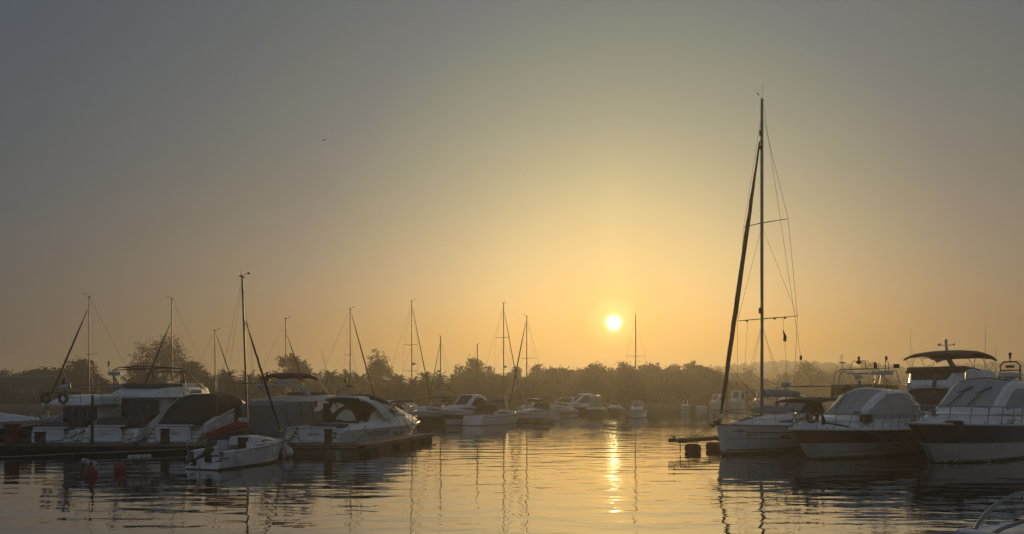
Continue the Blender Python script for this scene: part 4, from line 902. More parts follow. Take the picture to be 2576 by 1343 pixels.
# white boat half hidden behind the sport cruiser bow
# ------------------------------------------------------------------ the small white sailboat in front of the pier
Et = root_from_stern('small_sailboat', 'small white sailboat with red sail cover and tilted outboard, moored in front of the pier', 'sailboat', -14.0, 33.3, 20, G_S)
hE = Hull(5.9, 2.45, .80, 1.12, rake=.55, stern=.86, full=.45, p=2.2, flare=.38, tr=.30, sheer=1.3)
hE.band('bottom_paint', BOTTOM, -.22, .07, Et, 3); hE.band('hull', GEL, .07, .46, Et, 5); hE.band('topsides', GEL, .46, 1, Et, 5, cap=False)
hE.deck(DECK, Et, drop=.02, t0=.55)
mb = MB()
for sg in (1, -1):          # cockpit liner, side decks and sole
    ts = [t for t in hE.ts if t <= .60]; P = []
    for t in ts:
        p, q = hE.pt(t, 1, sg), hE.pt(t, .46, sg); P.append([p, p-Vector((0, sg*.16, -.015)), p-Vector((0, sg*.34, .0)), Vector((p.x, p.y-sg*.36, .40)), Vector((p.x, sg*.40, .36)), Vector((p.x, 0, .36))])
    mb.grid(P)
mb.build('cockpit', GEL, Et)
cab = Loft([(2.65, .80, .95, 1.36, .10, .03), (3.4, .80, 1.0, 1.36, .14, .04), (4.3, .62, 1.03, 1.24, .16, .04), (5.0, .36, 1.05, 1.10, .1, .02)], rc=.08); cab.build('cabin', GEL, Et)
MB().box((2.64, -.10, .98), (.05, .62, .68)).build('companionway', BLACKP, Et)  # black plate painting the dark inside the open companionway
cab.window('cabin_window', GLASS, Et, [(3.1, .3, .4), (3.5, .3, .75), (4.0, .35, .75), (4.4, .45, .6)])
for sg in (1, -1): MB().box((2.35, sg*.86, .98), (.75, .10, .42)).build('coaming', GEL, Et, bevel=.04)
hE.line('toe_rail', GREYCAN, Et, .93, .965, .3, .97)
hE.rails(Et, 4.6, 5.75, .50, 3, inset=.08, droop=0, mid=False, name='pulpit')
for sg in (1, -1): MB().tube([(.15, sg*.92, .82), (.12, sg*.94, 1.3), (.55, sg*.97, 1.3), (.6, sg*.97, .84)], .014, 6).build('stern_rail', STEEL, Et)
rig(Et, 3.1, 1.36, 9.15, hE, r=.075, spreaders=((.33, .85),), jib=mat('dark_red_luff', (.05,.02,.018), .85, var=.3, bump=.5, bscale=9), jib_top=.74, jib_r=.055, xbow=5.65, lean=(-.05, .30), sweep=.2, wr=.007)
sc_ = [(3.0, .02, 1.92), (2.5, .04, 1.95), (1.7, .09, 1.78), (1.0, .12, 1.63), (.45, .15, 1.55)]
MB().tube([(3.08, .01, 1.72), (1.7, .08, 1.58), (.35, .16, 1.40)], .04, 8).build('boom', ALU, Et)
MB().tube(sc_, [.17, .20, .17, .14, .09], 10, flat=.75).build('sail_cover', REDCAN, Et)
MB().tube([(3.04, .02, 1.95), (2.9, .02, 2.12), (2.62, .04, 2.14), (2.45, .05, 2.0)], [.08, .16, .15, .08], 8).build('sail_head', WHITEP, Et)
ob = MB().tube([(.22, -.42, .96), (.02, -.36, .86), (-.12, -.32, .74)], [.14, .19, .13], 10).build('outboard_motor', BLACKP, Et)
MB().tube([(-.08, -.33, .78), (-.5, -.22, .55), (-.78, -.15, .44)], [.075, .06, .05], 8).box((-.62, -.19, .40), (.34, .03, .14), rot=(0, R(30), 0)).tube([(-.62, -.19, .56), (-.95, -.12, .40)], [.06, .05], 8).build('drive_leg', BLACKP, ob)
pr = MB()
for k in range(3): pr.box((-.97, -.115+.09*math.cos(k*2.1), .40+.09*math.sin(k*2.1)), (.025, .10, .08), rot=(k*2.1, .3, 0))
pr.build('propeller', BLACKP, ob)
MB().box((.06, -.34, .52), (.12, .30, .34)).build('motor_bracket', BRONZE, ob)
MB().tube([(.02, .55, .80), (-.05, .72, .46), (-.06, .86, .14)], .018, 6).build('ladder_pole', BLACKP, Et)
MB().box((-.04, .45, .22), (.03, .28, .10)).build('registration_plate', STRIPE, Et)
MB().tube([(-.06, .02, .36), (-.10, .02, -.15)], .022, 6).build('rudder_stock', STEEL, Et)
text('registration', '1EM4', .17, STRIPE, Et, hE.frame(.42, .62, -1))
MB().tube([(2.3, -.5, 1.05), (2.8, -.75, 1.12), (3.6, -.6, 1.3), (4.2, -.35, 1.34)], .018, 6).build('deck_line', ROPE, Et)
for x, k, lb in ((1.0, 0, 'white fender nearest the stern of the small sailboat'), (3.4, 1, 'white fender amidships on the small sailboat'), (5.0, 2, 'white fender nearest the bow of the small sailboat')):
    q = hE.sheer_pt(x, -1); p = q+Vector((0, -.13, -.10)); fender(lb, world(Et, p), .52, .10, rope_to=world(Et, q+Vector((0, .05, .06))), group='fenders of the small sailboat')
t = thing('ball_fender', 'round white ball fender hanging at the bow of the small sailboat', 'fender', (-12.05, 39.75, .28))
MB().lathe((0, 0, 0), [(.02, -.30)]+[(.30*math.cos(a), .30*math.sin(a)) for a in (-1.3, -.9, -.5, -.1, .3, .7, 1.1, 1.35)]+[(.05, .33), (.05, .40), (.02, .42)], 18).build('body', WHITEP, t)
MB().tube([(0, 0, .38), (-.08, -.35, .62), (.10, -.85, .86)], .014, 5).build('lanyard', ROPE, t)
# ------------------------------------------------------------------ the tall sailing yacht on the right
St = root_from_bow('sailing_yacht', 'tall white sailing yacht with furled headsail and grey boom bag, bow to the left', 'sailboat', 11.35, 41.0, 228, 14.6, G_S)
hS = Hull(14.6, 4.3, 1.40, 1.74, rake=.45, stern=.86, full=.48, p=2.0, flare=.45, tr=.5)
hS.band('bottom_paint', BOTTOM, -.3, .045, St, 3); hS.band('boot_stripe', STRIPE, .045, .085, St, 1); hS.band('hull', GEL, .085, 1, St, 9); hS.deck(DECK, St, drop=.04, camber=.14)
hS.line('boot_line', STRIPE, St, .115, .135, 0, 1); hS.line('cove_stripe', STRIPE, St, .73, .755, .05, .88); hS.line('lower_cove_stripe', GREYCAN, St, .52, .535, .05, .96)
hS.rail_line('toe_rail', GREYCAN, St, .99, .04)
MF = hS.frame(13.35, .80, 1); mb = MB(); mb.box((0, 0, .01), (.75, .05, .02)).box((.05, 0, .012), (.06, .26, .024)).build('bow_emblem', STRIPE, St).matrix_local = MF
text('model_lettering', 'Bo 50', .24, STRIPE, St, hS.frame(12.5, .66, 1), italic=.2)
for x, q in ((9.9, .60), (6.6, .6)):
    for sg in (1, -1): hS.porthole(St, x, q, sg, .30, .11)
coach = Loft([(3.4, 1.15, 1.5, 2.16, .2, .08), (6.0, 1.25, 1.55, 2.20, .25, .10), (9.5, 1.15, 1.62, 2.10, .3, .10), (12.0, .6, 1.68, 1.92, .25, .06), (12.9, .25, 1.70, 1.78, .05, .02)], rc=.12); coach.build('coachroof', GEL, St)
coach.window('coachroof_window', GLASS, St, [(4.5, .3, .4), (5.2, .25, .75), (8.0, .25, .75), (9.6, .35, .55)])
for x in (10.4, 11.4, 12.2): MB().box((x, 0, coach.roof(x, 0).z+.03), (.52, .52, .05)).build('deck_hatch', GLASS, St, bevel=.015)
hS.rails(St, 1.0, 14.0, .64, 9, inset=.10, droop=0, r=.013)
pu = MB().tube([(14.35, 0, 1.76), (14.75, 0, 1.84), (14.8, 0, 2.30)], .02, 6).tube([(13.1, .62, 2.38), (14.2, .30, 2.44), (14.95, .12, 2.5), (14.95, -.12, 2.5), (14.2, -.30, 2.44), (13.1, -.62, 2.38)], .024, 6).tube([(14.95, .12, 2.5), (14.5, .1, 1.78)], .022, 6).tube([(14.95, -.12, 2.5), (14.5, -.1, 1.78)], .022, 6).tube([(14.8, .1, 2.15), (13.3, .55, 2.1)], .016, 6).build('pulpit', STEEL, St)
an = MB().tube([(14.25, .05, 1.80), (14.85, .05, 1.74), (15.05, .05, 1.62)], .035, 6).tube([(15.05, .05, 1.62), (15.02, -.20, 1.80)], .05, 6).tube([(15.05, .05, 1.60), (15.12, .32, 1.86), (15.05, .40, 1.98)], [.06, .10, .05], 6).box((14.7, 0, 1.74), (.5, .2, .10)).lathe((14.82, 0, 1.86), [(.05, -.06), (.10, -.02), (.10, .04), (.05, .08)], 10).build('anchor', BRONZE, St)
ms = rig(St, 9.75, 2.05, 21.0, hS, r=.135, spreaders=((.31, 1.95), (.613, 1.45)), jib_top=.885, jib_r=.125, xbow=14.25, back=False, sweep=.14, wr=.011, boom=(4.7, 3.28, SAILG, .22))
P_ = lambda f: Vector((9.75, 0, lerp(2.05, 21, f)))
MB().box(P_(.335)+Vector((.17, 0, 0)), (.12, .16, .34)).build('steaming_light', BLACKP, ms)
for y in (-1.1, .75, 1.35): MB().lathe(P_(.31)+Vector((-.14*abs(y)*1.2, y, .0)), [(.03, -.09), (.09, -.06), (.05, .0), (.02, .04)], 8).build('spreader_light', BLACKP, ms)
MB().box(P_(.895)+Vector((.15, 0, 0)), (.10, .12, .3)).box(P_(.85)+Vector((.12, 0, 0)), (.12, .14, .2)).build('mast_sheave', BLACKP, ms)
fl = MB(); a = P_(.31)+Vector((-.35, 1.15, -.75)); fl.shell([[a, a+Vector((-.03, .03, .01))], [a+Vector((-.03, .03, -.32)), a+Vector((-.15, .16, -.36))], [a+Vector((-.02, .01, -.60)), a+Vector((-.18, .12, -.68))]], [[Vector((.7, .7, 0))]*2]*3, .02); fl.build('courtesy_flag', BLACKCAN, ms)
MB().tube([P_(.31)+Vector((-.35, 1.15, .0)), P_(.06)+Vector((-.4, 1.5, 0))], .009, 4).tube([P_(.31)+Vector((-.3, -1.1, .0)), P_(.06)+Vector((-.4, -1.5, 0))], .009, 4).build('flag_halyard', WIRE, St)
lj = Vector((14.0, 0, 4.6)); MB().tube([(13.35, 0, 5.0), (9.9, 0, 2.9)], .014, 4).tube([(13.4, 0, 4.9), (12.2, -.9, 1.9)], .012, 4).tube([(13.4, 0, 4.9), (12.0, .9, 1.95)], .012, 4).tube([P_(.12)+Vector((-.15, 0, 0)), (5.3, 0, 3.45)], .010, 4).tube([(5.1, 0, 3.3), (3.9, .3, 2.3)], .012, 4).tube([(5.1, 0, 3.3), (3.9, -.3, 2.3)], .012, 4).build('running_rigging', ROPE, St)
bs = MB().tube([(3.5, 1.2, 1.5), (4.9, 0, 5.75)], .011, 4).tube([(3.5, -1.2, 1.5), (4.9, 0, 5.75)], .011, 4).tube([(4.9, 0, 5.75), (9.6, 0, 20.9)], .011, 4).build('backstay', WIRE, St)
MB().lathe((4.9, 0, 5.6), [(.03, 0), (.08, .06), (.08, .24), (.03, .3)], 8).build('backstay_block', BLACKP, bs)
bimini(St, BLACKCAN, .8, 5.3, 1.55, 3.02, crown=.16, drop=.2, frame_to=[(1.2, (1.4, 1.75, 1.5)), (3.2, (2.6, 1.75, 1.5)), (5.1, (4.2, 1.5, 2.0))])
dg = Loft([(4.0, 1.25, 2.1, 2.95, .3, .06), (5.2, 1.2, 2.1, 2.9, .3, .05), (6.2, 1.0, 2.12, 2.25, .2, .03)], rc=.15); dg.build('sprayhood', BLACKCAN, St); dg.pane('sprayhood_window', CLEARV, St, 5.35, 6.05, -.75, .75)
gy = MB()
gy.tube([(4.3, 1.95, 1.5), (4.3, 2.0, 3.9), (4.3, 1.2, 3.92), (4.3, -1.2, 3.92), (4.3, -2.0, 3.9), (4.3, -1.95, 1.5)], .045, 8); gy.tube([(3.6, 1.95, 1.5), (4.3, 2.0, 3.0)], .03, 6); gy.tube([(3.6, -1.95, 1.5), (4.3, -2.0, 3.0)], .03, 6)
go = gy.build('radar_gantry', STEEL, St); radar_dome(go, 4.3, -1.35, 3.98, .33, .25); whip(go, (4.3, -1.35, 4.2), (4.3, -1.3, 5.7))
MB().tube([(4.3, -1.35, 3.9), (4.2, -1.3, 2.2)], .05, 6).build('radar_post', STEEL, go)
for k in range(2): MB().lathe((2.2, 1.0-2.0*k, 1.9), [(.05, 0), (.12, .05), (.09, .12), (.13, .2), (.05, .24)], 10).build('winch', STEEL, St)
# inflatable dinghy lashed on the foredeck
DING = mat('grey_inflatable', (.27,.28,.29), .55, var=.12)
t = thing('inflatable_dinghy', 'overturned pale grey inflatable dinghy lashed on the deck of the tall yacht beside its mast', 'dinghy', world(St, (7.2, -.75, 2.22)), heading(228))
dn = MB(); n = 12; P = []
path = [(-1.6, .62), (-.4, .66), (.8, .62), (1.45, .36), (1.7, 0), (1.45, -.36), (.8, -.62), (-.4, -.66), (-1.6, -.62)]
dn.tube([(x, y, .22) for x, y in path], [.17, .21, .21, .21, .21, .21, .21, .21, .17], 10); dn.build('tube', DING, t)
Loft([(-1.5, .55, .20, .38, .1, .06), (.6, .55, .20, .44, .2, .08), (1.4, .2, .22, .34, .1, .03)], rc=.05).build('floor', GREYCAN, t); MB().box((-1.55, 0, .22), (.06, 1.1, .36)).build('transom', DING, t)
# ------------------------------------------------------------------ motor yachts on the right
CLOTH = mat('pale_window_cover', (.36,.37,.38), .75, var=.10, scale=2, bump=.3, bscale=4)
def open_yacht(t, h, bands, fdst, housest, cover, roofx, wx, m_dark, lowq=.05):
    h.band('bottom_paint', BOTTOM, -.35, lowq, t, 3)
    for nm, m, a, b in bands: h.band(nm, m, a, b, t, max(2, int((b-a)*10)))
    h.deck(DECK, t, drop=.05); f = Loft(fdst, rc=.25); f.build('foredeck_moulding', GEL, t); h.rail_line('rub_rail', GEL2, t, .985, .05)
    hs = Loft(housest, rc=.28); hs.build('hardtop', GEL, t); return f, hs
R1 = root_from_bow('dark_banded_cruiser', 'white cruiser with dark hull band and covered windscreen, between tall yacht and black hulled yacht', 'motor yacht', 14.15, 37.5, 231, 14.0, G_B)
h1 = Hull(14.0, 4.3, 1.42, 1.66, rake=1.9, tr=.8, flare=.52, full=.5, p=2.5)
f1, hs1 = open_yacht(R1, h1, [('lower_hull', OLDW, .05, .54), ('hull_band', NAVY, .54, .965), ('gunwale', GEL, .965, 1)],
   [(1.0, 1.7, 1.4, 1.7, .1, .05), (4, 2.06, 1.42, 2.02, .25, .06), (8.5, 1.95, 1.5, 2.22, .55, .10), (11.4, 1.25, 1.58, 2.12, .55, .12), (13.0, .55, 1.62, 1.95, .3, .06), (13.75, .12, 1.64, 1.74, .05, .02)],
   [(1.6, 1.45, 1.9, 3.05, .35, .08), (3.0, 1.62, 1.95, 3.58, .42, .12), (5.8, 1.64, 2.0, 3.66, .45, .14), (6.8, 1.60, 2.05, 3.42, .42, .12), (8.6, 1.30, 2.1, 2.48, .25, .10), (9.3, 1.0, 2.12, 2.2, .1, .04)], True, 0, 0, NAVY)
hs1.pane('windscreen_cover', CLOTH, R1, 6.15, 9.1, -.97, .97, off=.03); hs1.window('side_cover', CLOTH, R1, [(2.0, .20, .30), (3.0, .10, .80), (4.5, .06, .97), (6.2, .06, .99), (7.6, .06, .95), (8.8, .1, .6)], off=.03)
for sg in (1, -1): MB().tube([hs1.side(x, 1, sg)+Vector((0, 0, .06)) for x in (2.0, 3.5, 5.0, 6.2)], .03, 5).build('roof_rail', BLACKP, R1)
MB().tube([hs1.roof(8.6, -.5)+Vector((0, 0, .07)), hs1.roof(7.1, -.62)+Vector((.05, 0, .08))], .025, 5).build('wiper', BLACKP, R1)
h1.rails(R1, 3.2, 13.6, .78, 12, inset=.20, r=.027, lean=-.35, m=STEEL)
h1.line('lower_chine_line', GREYCAN, R1, .24, .255, .1, .95)
lm = MB().tube([(4.3, .5, 3.72), (4.0, .12, 4.55)], .03, 6).tube([(4.3, -.5, 3.72), (4.0, -.12, 4.55)], .03, 6).tube([(3.4, .0, 3.72), (4.0, 0, 4.55)], .03, 6).tube([(5.2, 1.2, 3.6), (4.1, .3, 4.35)], .022, 6).tube([(5.2, -1.2, 3.6), (4.1, -.3, 4.35)], .022, 6).build('radar_tripod', STEEL, R1)
MB().box((4.0, 0, 4.66), (.5, 1.15, .20)).build('radar', WHITEP, lm, bevel=.05); MB().tube([(3.9, .15, 4.6), (3.9, .15, 5.45)], .022, 6).tube([(3.9, .75, 4.95), (3.9, -.45, 4.95)], .02, 6).tube([(3.9, .32, 4.6), (3.9, .32, 5.3), (3.9, .15, 5.4)], .02, 6).lathe((3.9, .2, 5.42), [(.05, 0), (.09, .04), (.05, .08), (.08, .12), (.08, .2), (.04, .24)], 8).build('light_mast', BLACKP, lm)
MB().lathe((3.9, -.45, 4.95), [(.08, 0), (.11, .03), (.11, .22), (.08, .26), (.09, .34), (.04, .38)], 10).build('search_light', BLACKP, lm); MB().box((3.9, .78, 5.05), (.14, .30, .24)).build('floodlight', BLACKP, lm)
sat_dome(R1, 2.9, 1.1, 3.65, .20); MB().box((4.6, -1.05, 3.95), (.12, .10, .55)).build('horn', GREYCAN, R1)
MB().lathe((8.9, .9, 2.30), [(.12, 0), (.20, .04), (.20, .16), (.12, .2)], 12).build('deck_drum', GREYCAN, R1); MB().box((9.0, 1.45, 2.10), (.55, .5, .42)).build('deck_box', BRONZE, R1, bevel=.05)
winch_cleats(R1, h1, (3.0, 12.2)); MB().box((12.4, 0, 2.16), (.5, .34, .14)).lathe((12.3, .0, 2.2), [(.09, 0), (.09, .16), (.12, .2), (.03, .24)], 10).build('windlass', STEEL, R1)
MB().tube([(12.9, 1.02, 1.9), (12.6, 1.15, 1.95), (11.6, 1.75, 1.75)], .05, 6).build('bow_line_coil', ROPE, R1)
EM = h1.frame(6.9, .76, 1); mb = MB(); ring = [Vector((.24*math.cos(a), .24*math.sin(a), .01)) for a in [R(60+k*24) for k in range(11)]]; mb.tube(ring, .022, 5); mb.build('emblem', GREYCAN, R1).matrix_local = EM
text('boat_name', 'Ai-37', .50, GREYCAN, R1, h1.frame(5.7, .76, 1), italic=.4)
RDB = mat('red_ring_foam', (.14,.035,.025), .7, var=.2)
t = thing('lifebuoy', 'dull red lifebuoy hung on the bow rail of the dark banded cruiser', 'lifebuoy', world(R1, (13.1, .62, 2.25)), heading(231)+.7)
mb = MB(); mb.grid([[Vector((.08*math.cos(2*PI*j/8), (.25+.08*math.sin(2*PI*j/8))*math.cos(2*PI*i/20), (.25+.08*math.sin(2*PI*j/8))*math.sin(2*PI*i/20))) for j in range(8)] for i in range(21)], close=True); mb.build('ring', RDB, t)
for q in range(4):
    a = q*PI/2+.78; MB().tube([(0, .25*math.cos(a-.14), .25*math.sin(a-.14)), (0, .25*math.cos(a+.14), .25*math.sin(a+.14))], .088, 8).build('band', GREYCAN, t)
t = thing('canvas_bag', 'limp dark canvas bag draped over the bow rail beside the red lifebuoy', 'bag', world(R1, (12.6, .95, 2.0)), heading(231))
MB().tube([(.06, 0, .36), (.04, .02, .22), (-.03, .02, .0), (-.12, 0, -.12)], [.06, .12, .15, .08], 8, flat=.6).build('body', DARKCAN, t)
R2 = root_from_bow('black_hulled_yacht', 'big white yacht with black hull side and white bottom, cut by the right edge', 'motor yacht', 19.3, 35.2, 231, 16.0, G_B)
h2 = Hull(16.0, 4.9, 1.75, 2.05, rake=2.2, tr=.8, flare=.56, full=.5, p=2.7)
f2, hs2 = open_yacht(R2, h2, [('lower_hull', GEL2, .03, .50), ('hull_stripe', GREYCAN, .50, .52), ('upper_hull', NAVY, .52, .95), ('gunwale', GEL, .95, 1)],
   [(1.0, 2.0, 1.7, 2.1, .1, .05), (5, 2.36, 1.75, 2.42, .25, .06), (10, 2.25, 1.85, 2.56, .6, .12), (13.0, 1.45, 1.95, 2.44, .6, .14), (14.9, .65, 2.0, 2.28, .35, .08), (15.75, .14, 2.03, 2.12, .05, .02)],
   [(1.0, 1.9, 2.2, 3.7, .35, .08), (3.0, 1.96, 2.25, 4.05, .42, .14), (7.4, 1.95, 2.3, 4.12, .45, .18), (8.3, 1.9, 2.35, 3.86, .42, .16), (10.0, 1.7, 2.4, 2.86, .25, .12), (10.8, 1.4, 2.45, 2.55, .1, .05)], True, 0, 0, NAVY, lowq=.03)
hs2.pane('windscreen_cover', CLOTH, R2, 7.75, 10.5, -.98, .98, off=.03); hs2.window('side_cover', CLOTH, R2, [(1.6, .35, .5), (3.0, .3, .85), (6.0, .3, .92), (8.2, .3, .9), (9.4, .35, .7)])
hs2.pane('roof_edge', BLACKP, R2, 7.35, 7.55, -1, 1, off=.03)
for y in (-.9, .45): hs2.pane('sunroof_panel', GEL2, R2, 4.6, 6.9, y*.9-.3, y*.9+.42, off=.02)
for y0, y1 in ((-.55, -.30), (.15, .45)): MB().tube([hs2.roof(10.6, y0)+Vector((.1, 0, .06)), hs2.roof(9.0, y1)+Vector((.05, 0, .09)), hs2.roof(8.7, y1)+Vector((.05, .25, .1))], .03, 5).tube([hs2.roof(9.3, y1)+Vector((.1, -.3, .1)), hs2.roof(8.9, y1)+Vector((.1, .3, .1))], .03, 5).build('wiper', BLACKP, R2)
h2.rails(R2, 6.5, 15.6, .85, 9, inset=.22, r=.03, lean=-.3)
winch_cleats(R2, h2, (13.9, 12.6, 11.4)); MB().lathe((14.4, .1, 2.38), [(.16, 0), (.10, .05), (.10, .2), (.17, .24), (.12, .3)], 12).box((14.4, .1, 2.38), (.5, .35, .06)).build('windlass', STEEL, R2)
an = MB().box((14.2, .9, 2.1), (.9, .16, .07), rot=(0, 0, -.35)).tube([(14.5, 1.05, 2.05), (14.35, 1.30, 1.85)], .06, 6).box((14.4, 1.28, 1.92), (.25, .22, .40)).build('bow_roller', RUBBER, R2)
for x in (9.4, 9.0, 8.6): pass
for dz in (0, .1, .2): MB().tube([h2.frame(11.2, .99, 1) @ Vector((-.35, .12+dz, .06)), h2.frame(11.2, .99, 1) @ Vector((.35, .12+dz, .06))], .02, 5).build('vent_slot', STRIPE, R2)
ch = MB(); 
for sg in (1, -1):
    ch.tube([h2.pt(t, q, sg)+Vector((0, sg*.01, 0)) for t, q in ((.955, .42), (.90, .22), (.82, .10), (.7, .02))], .025, 6); ch.tube([h2.pt(t, q, sg)+Vector((0, sg*.01, 0)) for t, q in ((.975, .40), (.90, .34), (.78, .24), (.6, .16), (.4, .12))], .025, 6)
ch.build('spray_rail', GEL2, R2)
sat_dome(R2, 5.6, -1.25, 4.15, .36); ar = MB().tube([(3.6, .55, 4.1), (3.5, .5, 5.1), (3.5, .3, 5.3), (3.5, -.3, 5.3), (3.5, -.5, 5.1), (3.6, -.55, 4.1)], .045, 8).tube([(3.5, -.5, 4.8), (3.5, .5, 4.8)], .035, 6).tube([(3.5, 0, 5.3), (3.5, 0, 5.55)], .03, 6).lathe((3.5, 0, 5.5), [(.06, 0), (.09, .02), (.05, .06), (.05, .14), (.09, .18), (.09, .3), (.05, .34)], 8).box((3.5, 0, 5.02), (.2, .4, .14)).build('radar_arch', BLACKP, R2)
radar_dome(ar, 4.2, .2, 4.35, .62, .30); MB().tube([(4.2, .2, 4.0), (4.2, .2, 4.4)], .25, 10).build('radar_foot', WHITEP, ar)
MB().lathe((4.6, -.5, 4.22), [(.3, 0), (.32, .05), (.2, .1), (.05, .12)], 14).build('gps_dome', WHITEP, R2)
whip(R2, (3.5, -.75, 4.1), (3.5, -.72, 6.4)); whip(R2, (3.3, .8, 4.1), (3.3, .85, 6.5))
# flybridge yacht with the brown bimini, behind
a = R(231); fx, fy = 28.2, 50.0; L3 = 14.5
for hh, tt, q0 in ((h1, R1, .052), (h2, R2, .032), (hS, St, .138), (hF, Ft, .052), (hC, Ct, .052), (hA, A, .062), (hB, Bt, .062), (hE, Et, .075)):
    hh.line('waterline_stain', GRIME, tt, q0, q0+.045, .0, .97, th=.006)
for a_ in (-.34, .34):
    hs1.pane('cover_seam', GREYCAN, R1, 6.2, 9.0, a_-.012, a_+.012, off=.04); hs2.pane('cover_seam', GREYCAN, R2, 7.8, 10.4, a_-.010, a_+.010, off=.04)
for sg in (1, -1):
    P_s = [hs1.side(x, .97, sg)+Vector((0, sg*.035, 0)) for x in (2.4, 3.6, 5.0, 6.4, 7.8, 8.7)]; MB().tube(P_s, .014, 5).build('cover_hem', GREYCAN, R1)
    for x in (4.0, 6.2): MB().tube([hs1.side(x, h_, sg)+Vector((0, sg*.035, 0)) for h_ in (.08, .5, .95)], .012, 5).build('cover_seam', GREYCAN, R1)
R3 = thing('flybridge_yacht', 'tall flybridge yacht with brown bimini standing behind the two right hand yachts', 'motor yacht', (fx-9.4*math.sin(a), fy-9.4*math.cos(a), 0), heading(231), G_B)
_, h3, s3, c3 = flybridge('x', 'x', 0, 0, 0, L3, 4.8, 1.6, 2.2, 3.85, 5.15, 3.6, 11.4, 1.6, 9.6, root=R3)
Loft([(6.2, 2.05, 5.02, 5.12, .02, 0), (8.3, 1.95, 5.02, 5.30, .10, .0), (9.0, 1.70, 4.85, 5.10, .1, .0)], rc=.03).build('flybridge_rail', BROWNCAN, R3)
c3.pane('flybridge_windscreen', BROWNCAN, R3, 8.75, 9.35, -.95, .95, off=.04); MB().box((4.0, 0, 4.6), (3.5, 3.4, .8)).build('flybridge_seats', BROWNCAN, R3, bevel=.1)
s3.pane('windscreen_cover', BROWNCAN, R3, 9.5, 11.2, -.95, .95, off=.04); s3.window('side_cover', BROWNCAN, R3, [(4.0, .2, .9), (6, .15, .98), (9, .15, .98), (10.6, .2, .7)], off=.05)
bimini(R3, BROWNCAN, 3.0, 8.6, 2.0, 6.1, crown=.34, drop=.34, frame_to=[(3.2, (4.4, 2.0, 5.0)), (5.8, (4.5, 2.0, 5.0)), (8.4, (7.0, 2.0, 5.0)), (7.0, (7.3, 2.0, 5.0))])
ar = MB(); ar.tube([(6.0, .45, 5.0), (6.6, .1, 6.0), (6.7, .05, 7.0)], [.2, .14, .06], 8).tube([(6.6, .55, 6.85), (6.6, -.45, 6.85)], .03, 6).lathe((6.7, .05, 6.95), [(.05, 0), (.10, .03), (.10, .26), (.05, .3)], 8).lathe((6.6, -.42, 6.8), [(.03, 0), (.10, .10), (.10, .16), (.03, .2)], 8).lathe((6.6, .52, 6.8), [(.03, 0), (.08, .06), (.08, .12), (.03, .14)], 8).build('light_mast', OLDW, R3)
MB().box((6.75, -.45, 5.95), (.5, .9, .22)).build('radar', WHITEP, R3, bevel=.05)
whip(R3, (7.6, -1.9, 5.1), (7.6, -1.95, 8.1)); whip(R3, (5.0, 1.9, 5.1), (5.0, 1.95, 8.6))
FLAGM = mat('striped_flag', (.16,.15,.14), .85, var=.5, scale=3, stretch=(1, 1, 4)); 
fb_ = MB(); fb_.shell([[Vector((9.75, .35+.04*math.sin(k), 4.75-k*.18)), Vector((9.78, .75-.05*k, 4.72-k*.19))] for k in range(7)], [[Vector((1, 0, 0))]*2]*7, .02); fb_.build('hanging_flag', FLAGM, R3)
# old trawler yacht with ochre covers, behind
R4 = thing('trawler_yacht', 'old trawler yacht with ochre weather cloths and tubular radar frame behind the dark banded cruiser', 'motor yacht', (24.0+7*.777, 53.0+7*.629, 0), heading(231), G_B)
_, h4, s4, c4 = flybridge('x', 'x', 0, 0, 0, 11.5, 3.9, 1.3, 1.8, 3.05, 3.9, 2.4, 8.4, 1.0, 7.6, root=R4, hullm=OLDW, coam=OLDW)
cl4 = Loft([(2.4, 1.68, 3.22, 4.05, .1, 0), (5.5, 1.70, 3.22, 4.12, .12, 0), (7.0, 1.35, 3.2, 4.12, .15, 0), (7.5, .95, 3.2, 3.9, .1, 0)], rc=.05); cl4.build('weather_cloth', YELCAN, R4)
mb = MB()
for x, dz in ((4.9, 0), (5.7, .0)):
    mb.tube([(x+.4, 1.55, 4.0), (x, 1.5, 5.05), (x, 1.1, 5.25), (x, -1.1, 5.25), (x, -1.5, 5.05), (x+.4, -1.55, 4.0)], .035, 6)
mb.tube([(4.9, 1.5, 5.05), (2.8, 1.6, 5.15), (2.2, 1.6, 4.3)], .035, 6).tube([(4.9, -1.5, 5.05), (2.8, -1.6, 5.15), (2.2, -1.6, 4.3)], .035, 6).tube([(5.3, .6, 5.25), (5.2, .45, 5.85), (5.2, -.45, 5.85), (5.3, -.6, 5.25)], .03, 6)
o4 = mb.build('radar_frame', STEEL, R4); MB().lathe((5.3, 0, 4.5), [(.10, 0), (.26, .06), (.28, .26), (.1, .34)], 12).tube([(5.3, -.8, 4.92), (5.3, .8, 4.92)], .07, 8).build('open_array_radar', WHITEP, o4)
MB().lathe((5.2, 0, 5.62), [(.06, 0), (.22, .08), (.22, .16), (.08, .22), (.08, .45), (.1, .5), (.05, .56)], 8).build('lamp', BLACKP, o4); MB().tube([(4.9, -1.4, 5.2), (4.9, -1.4, 5.75)], .02, 5).lathe((4.9, -1.4, 5.72), [(.03, 0), (.24, .05), (.24, .09), (.03, .13)], 10).build('antenna', WHITEP, o4)
p = world(R4, (7.62, .35, 3.72)); t = thing('lifebuoy', 'brown lifebuoy on the ochre weather cloth of the trawler yacht', 'lifebuoy', p, heading(231))
mb = MB(); mb.grid([[Vector((.08*math.cos(2*PI*j/8), (.26+.08*math.sin(2*PI*j/8))*math.cos(2*PI*i/20), (.26+.08*math.sin(2*PI*j/8))*math.sin(2*PI*i/20))) for j in range(8)] for i in range(21)], close=True); mb.build('ring', BRONZE, t)
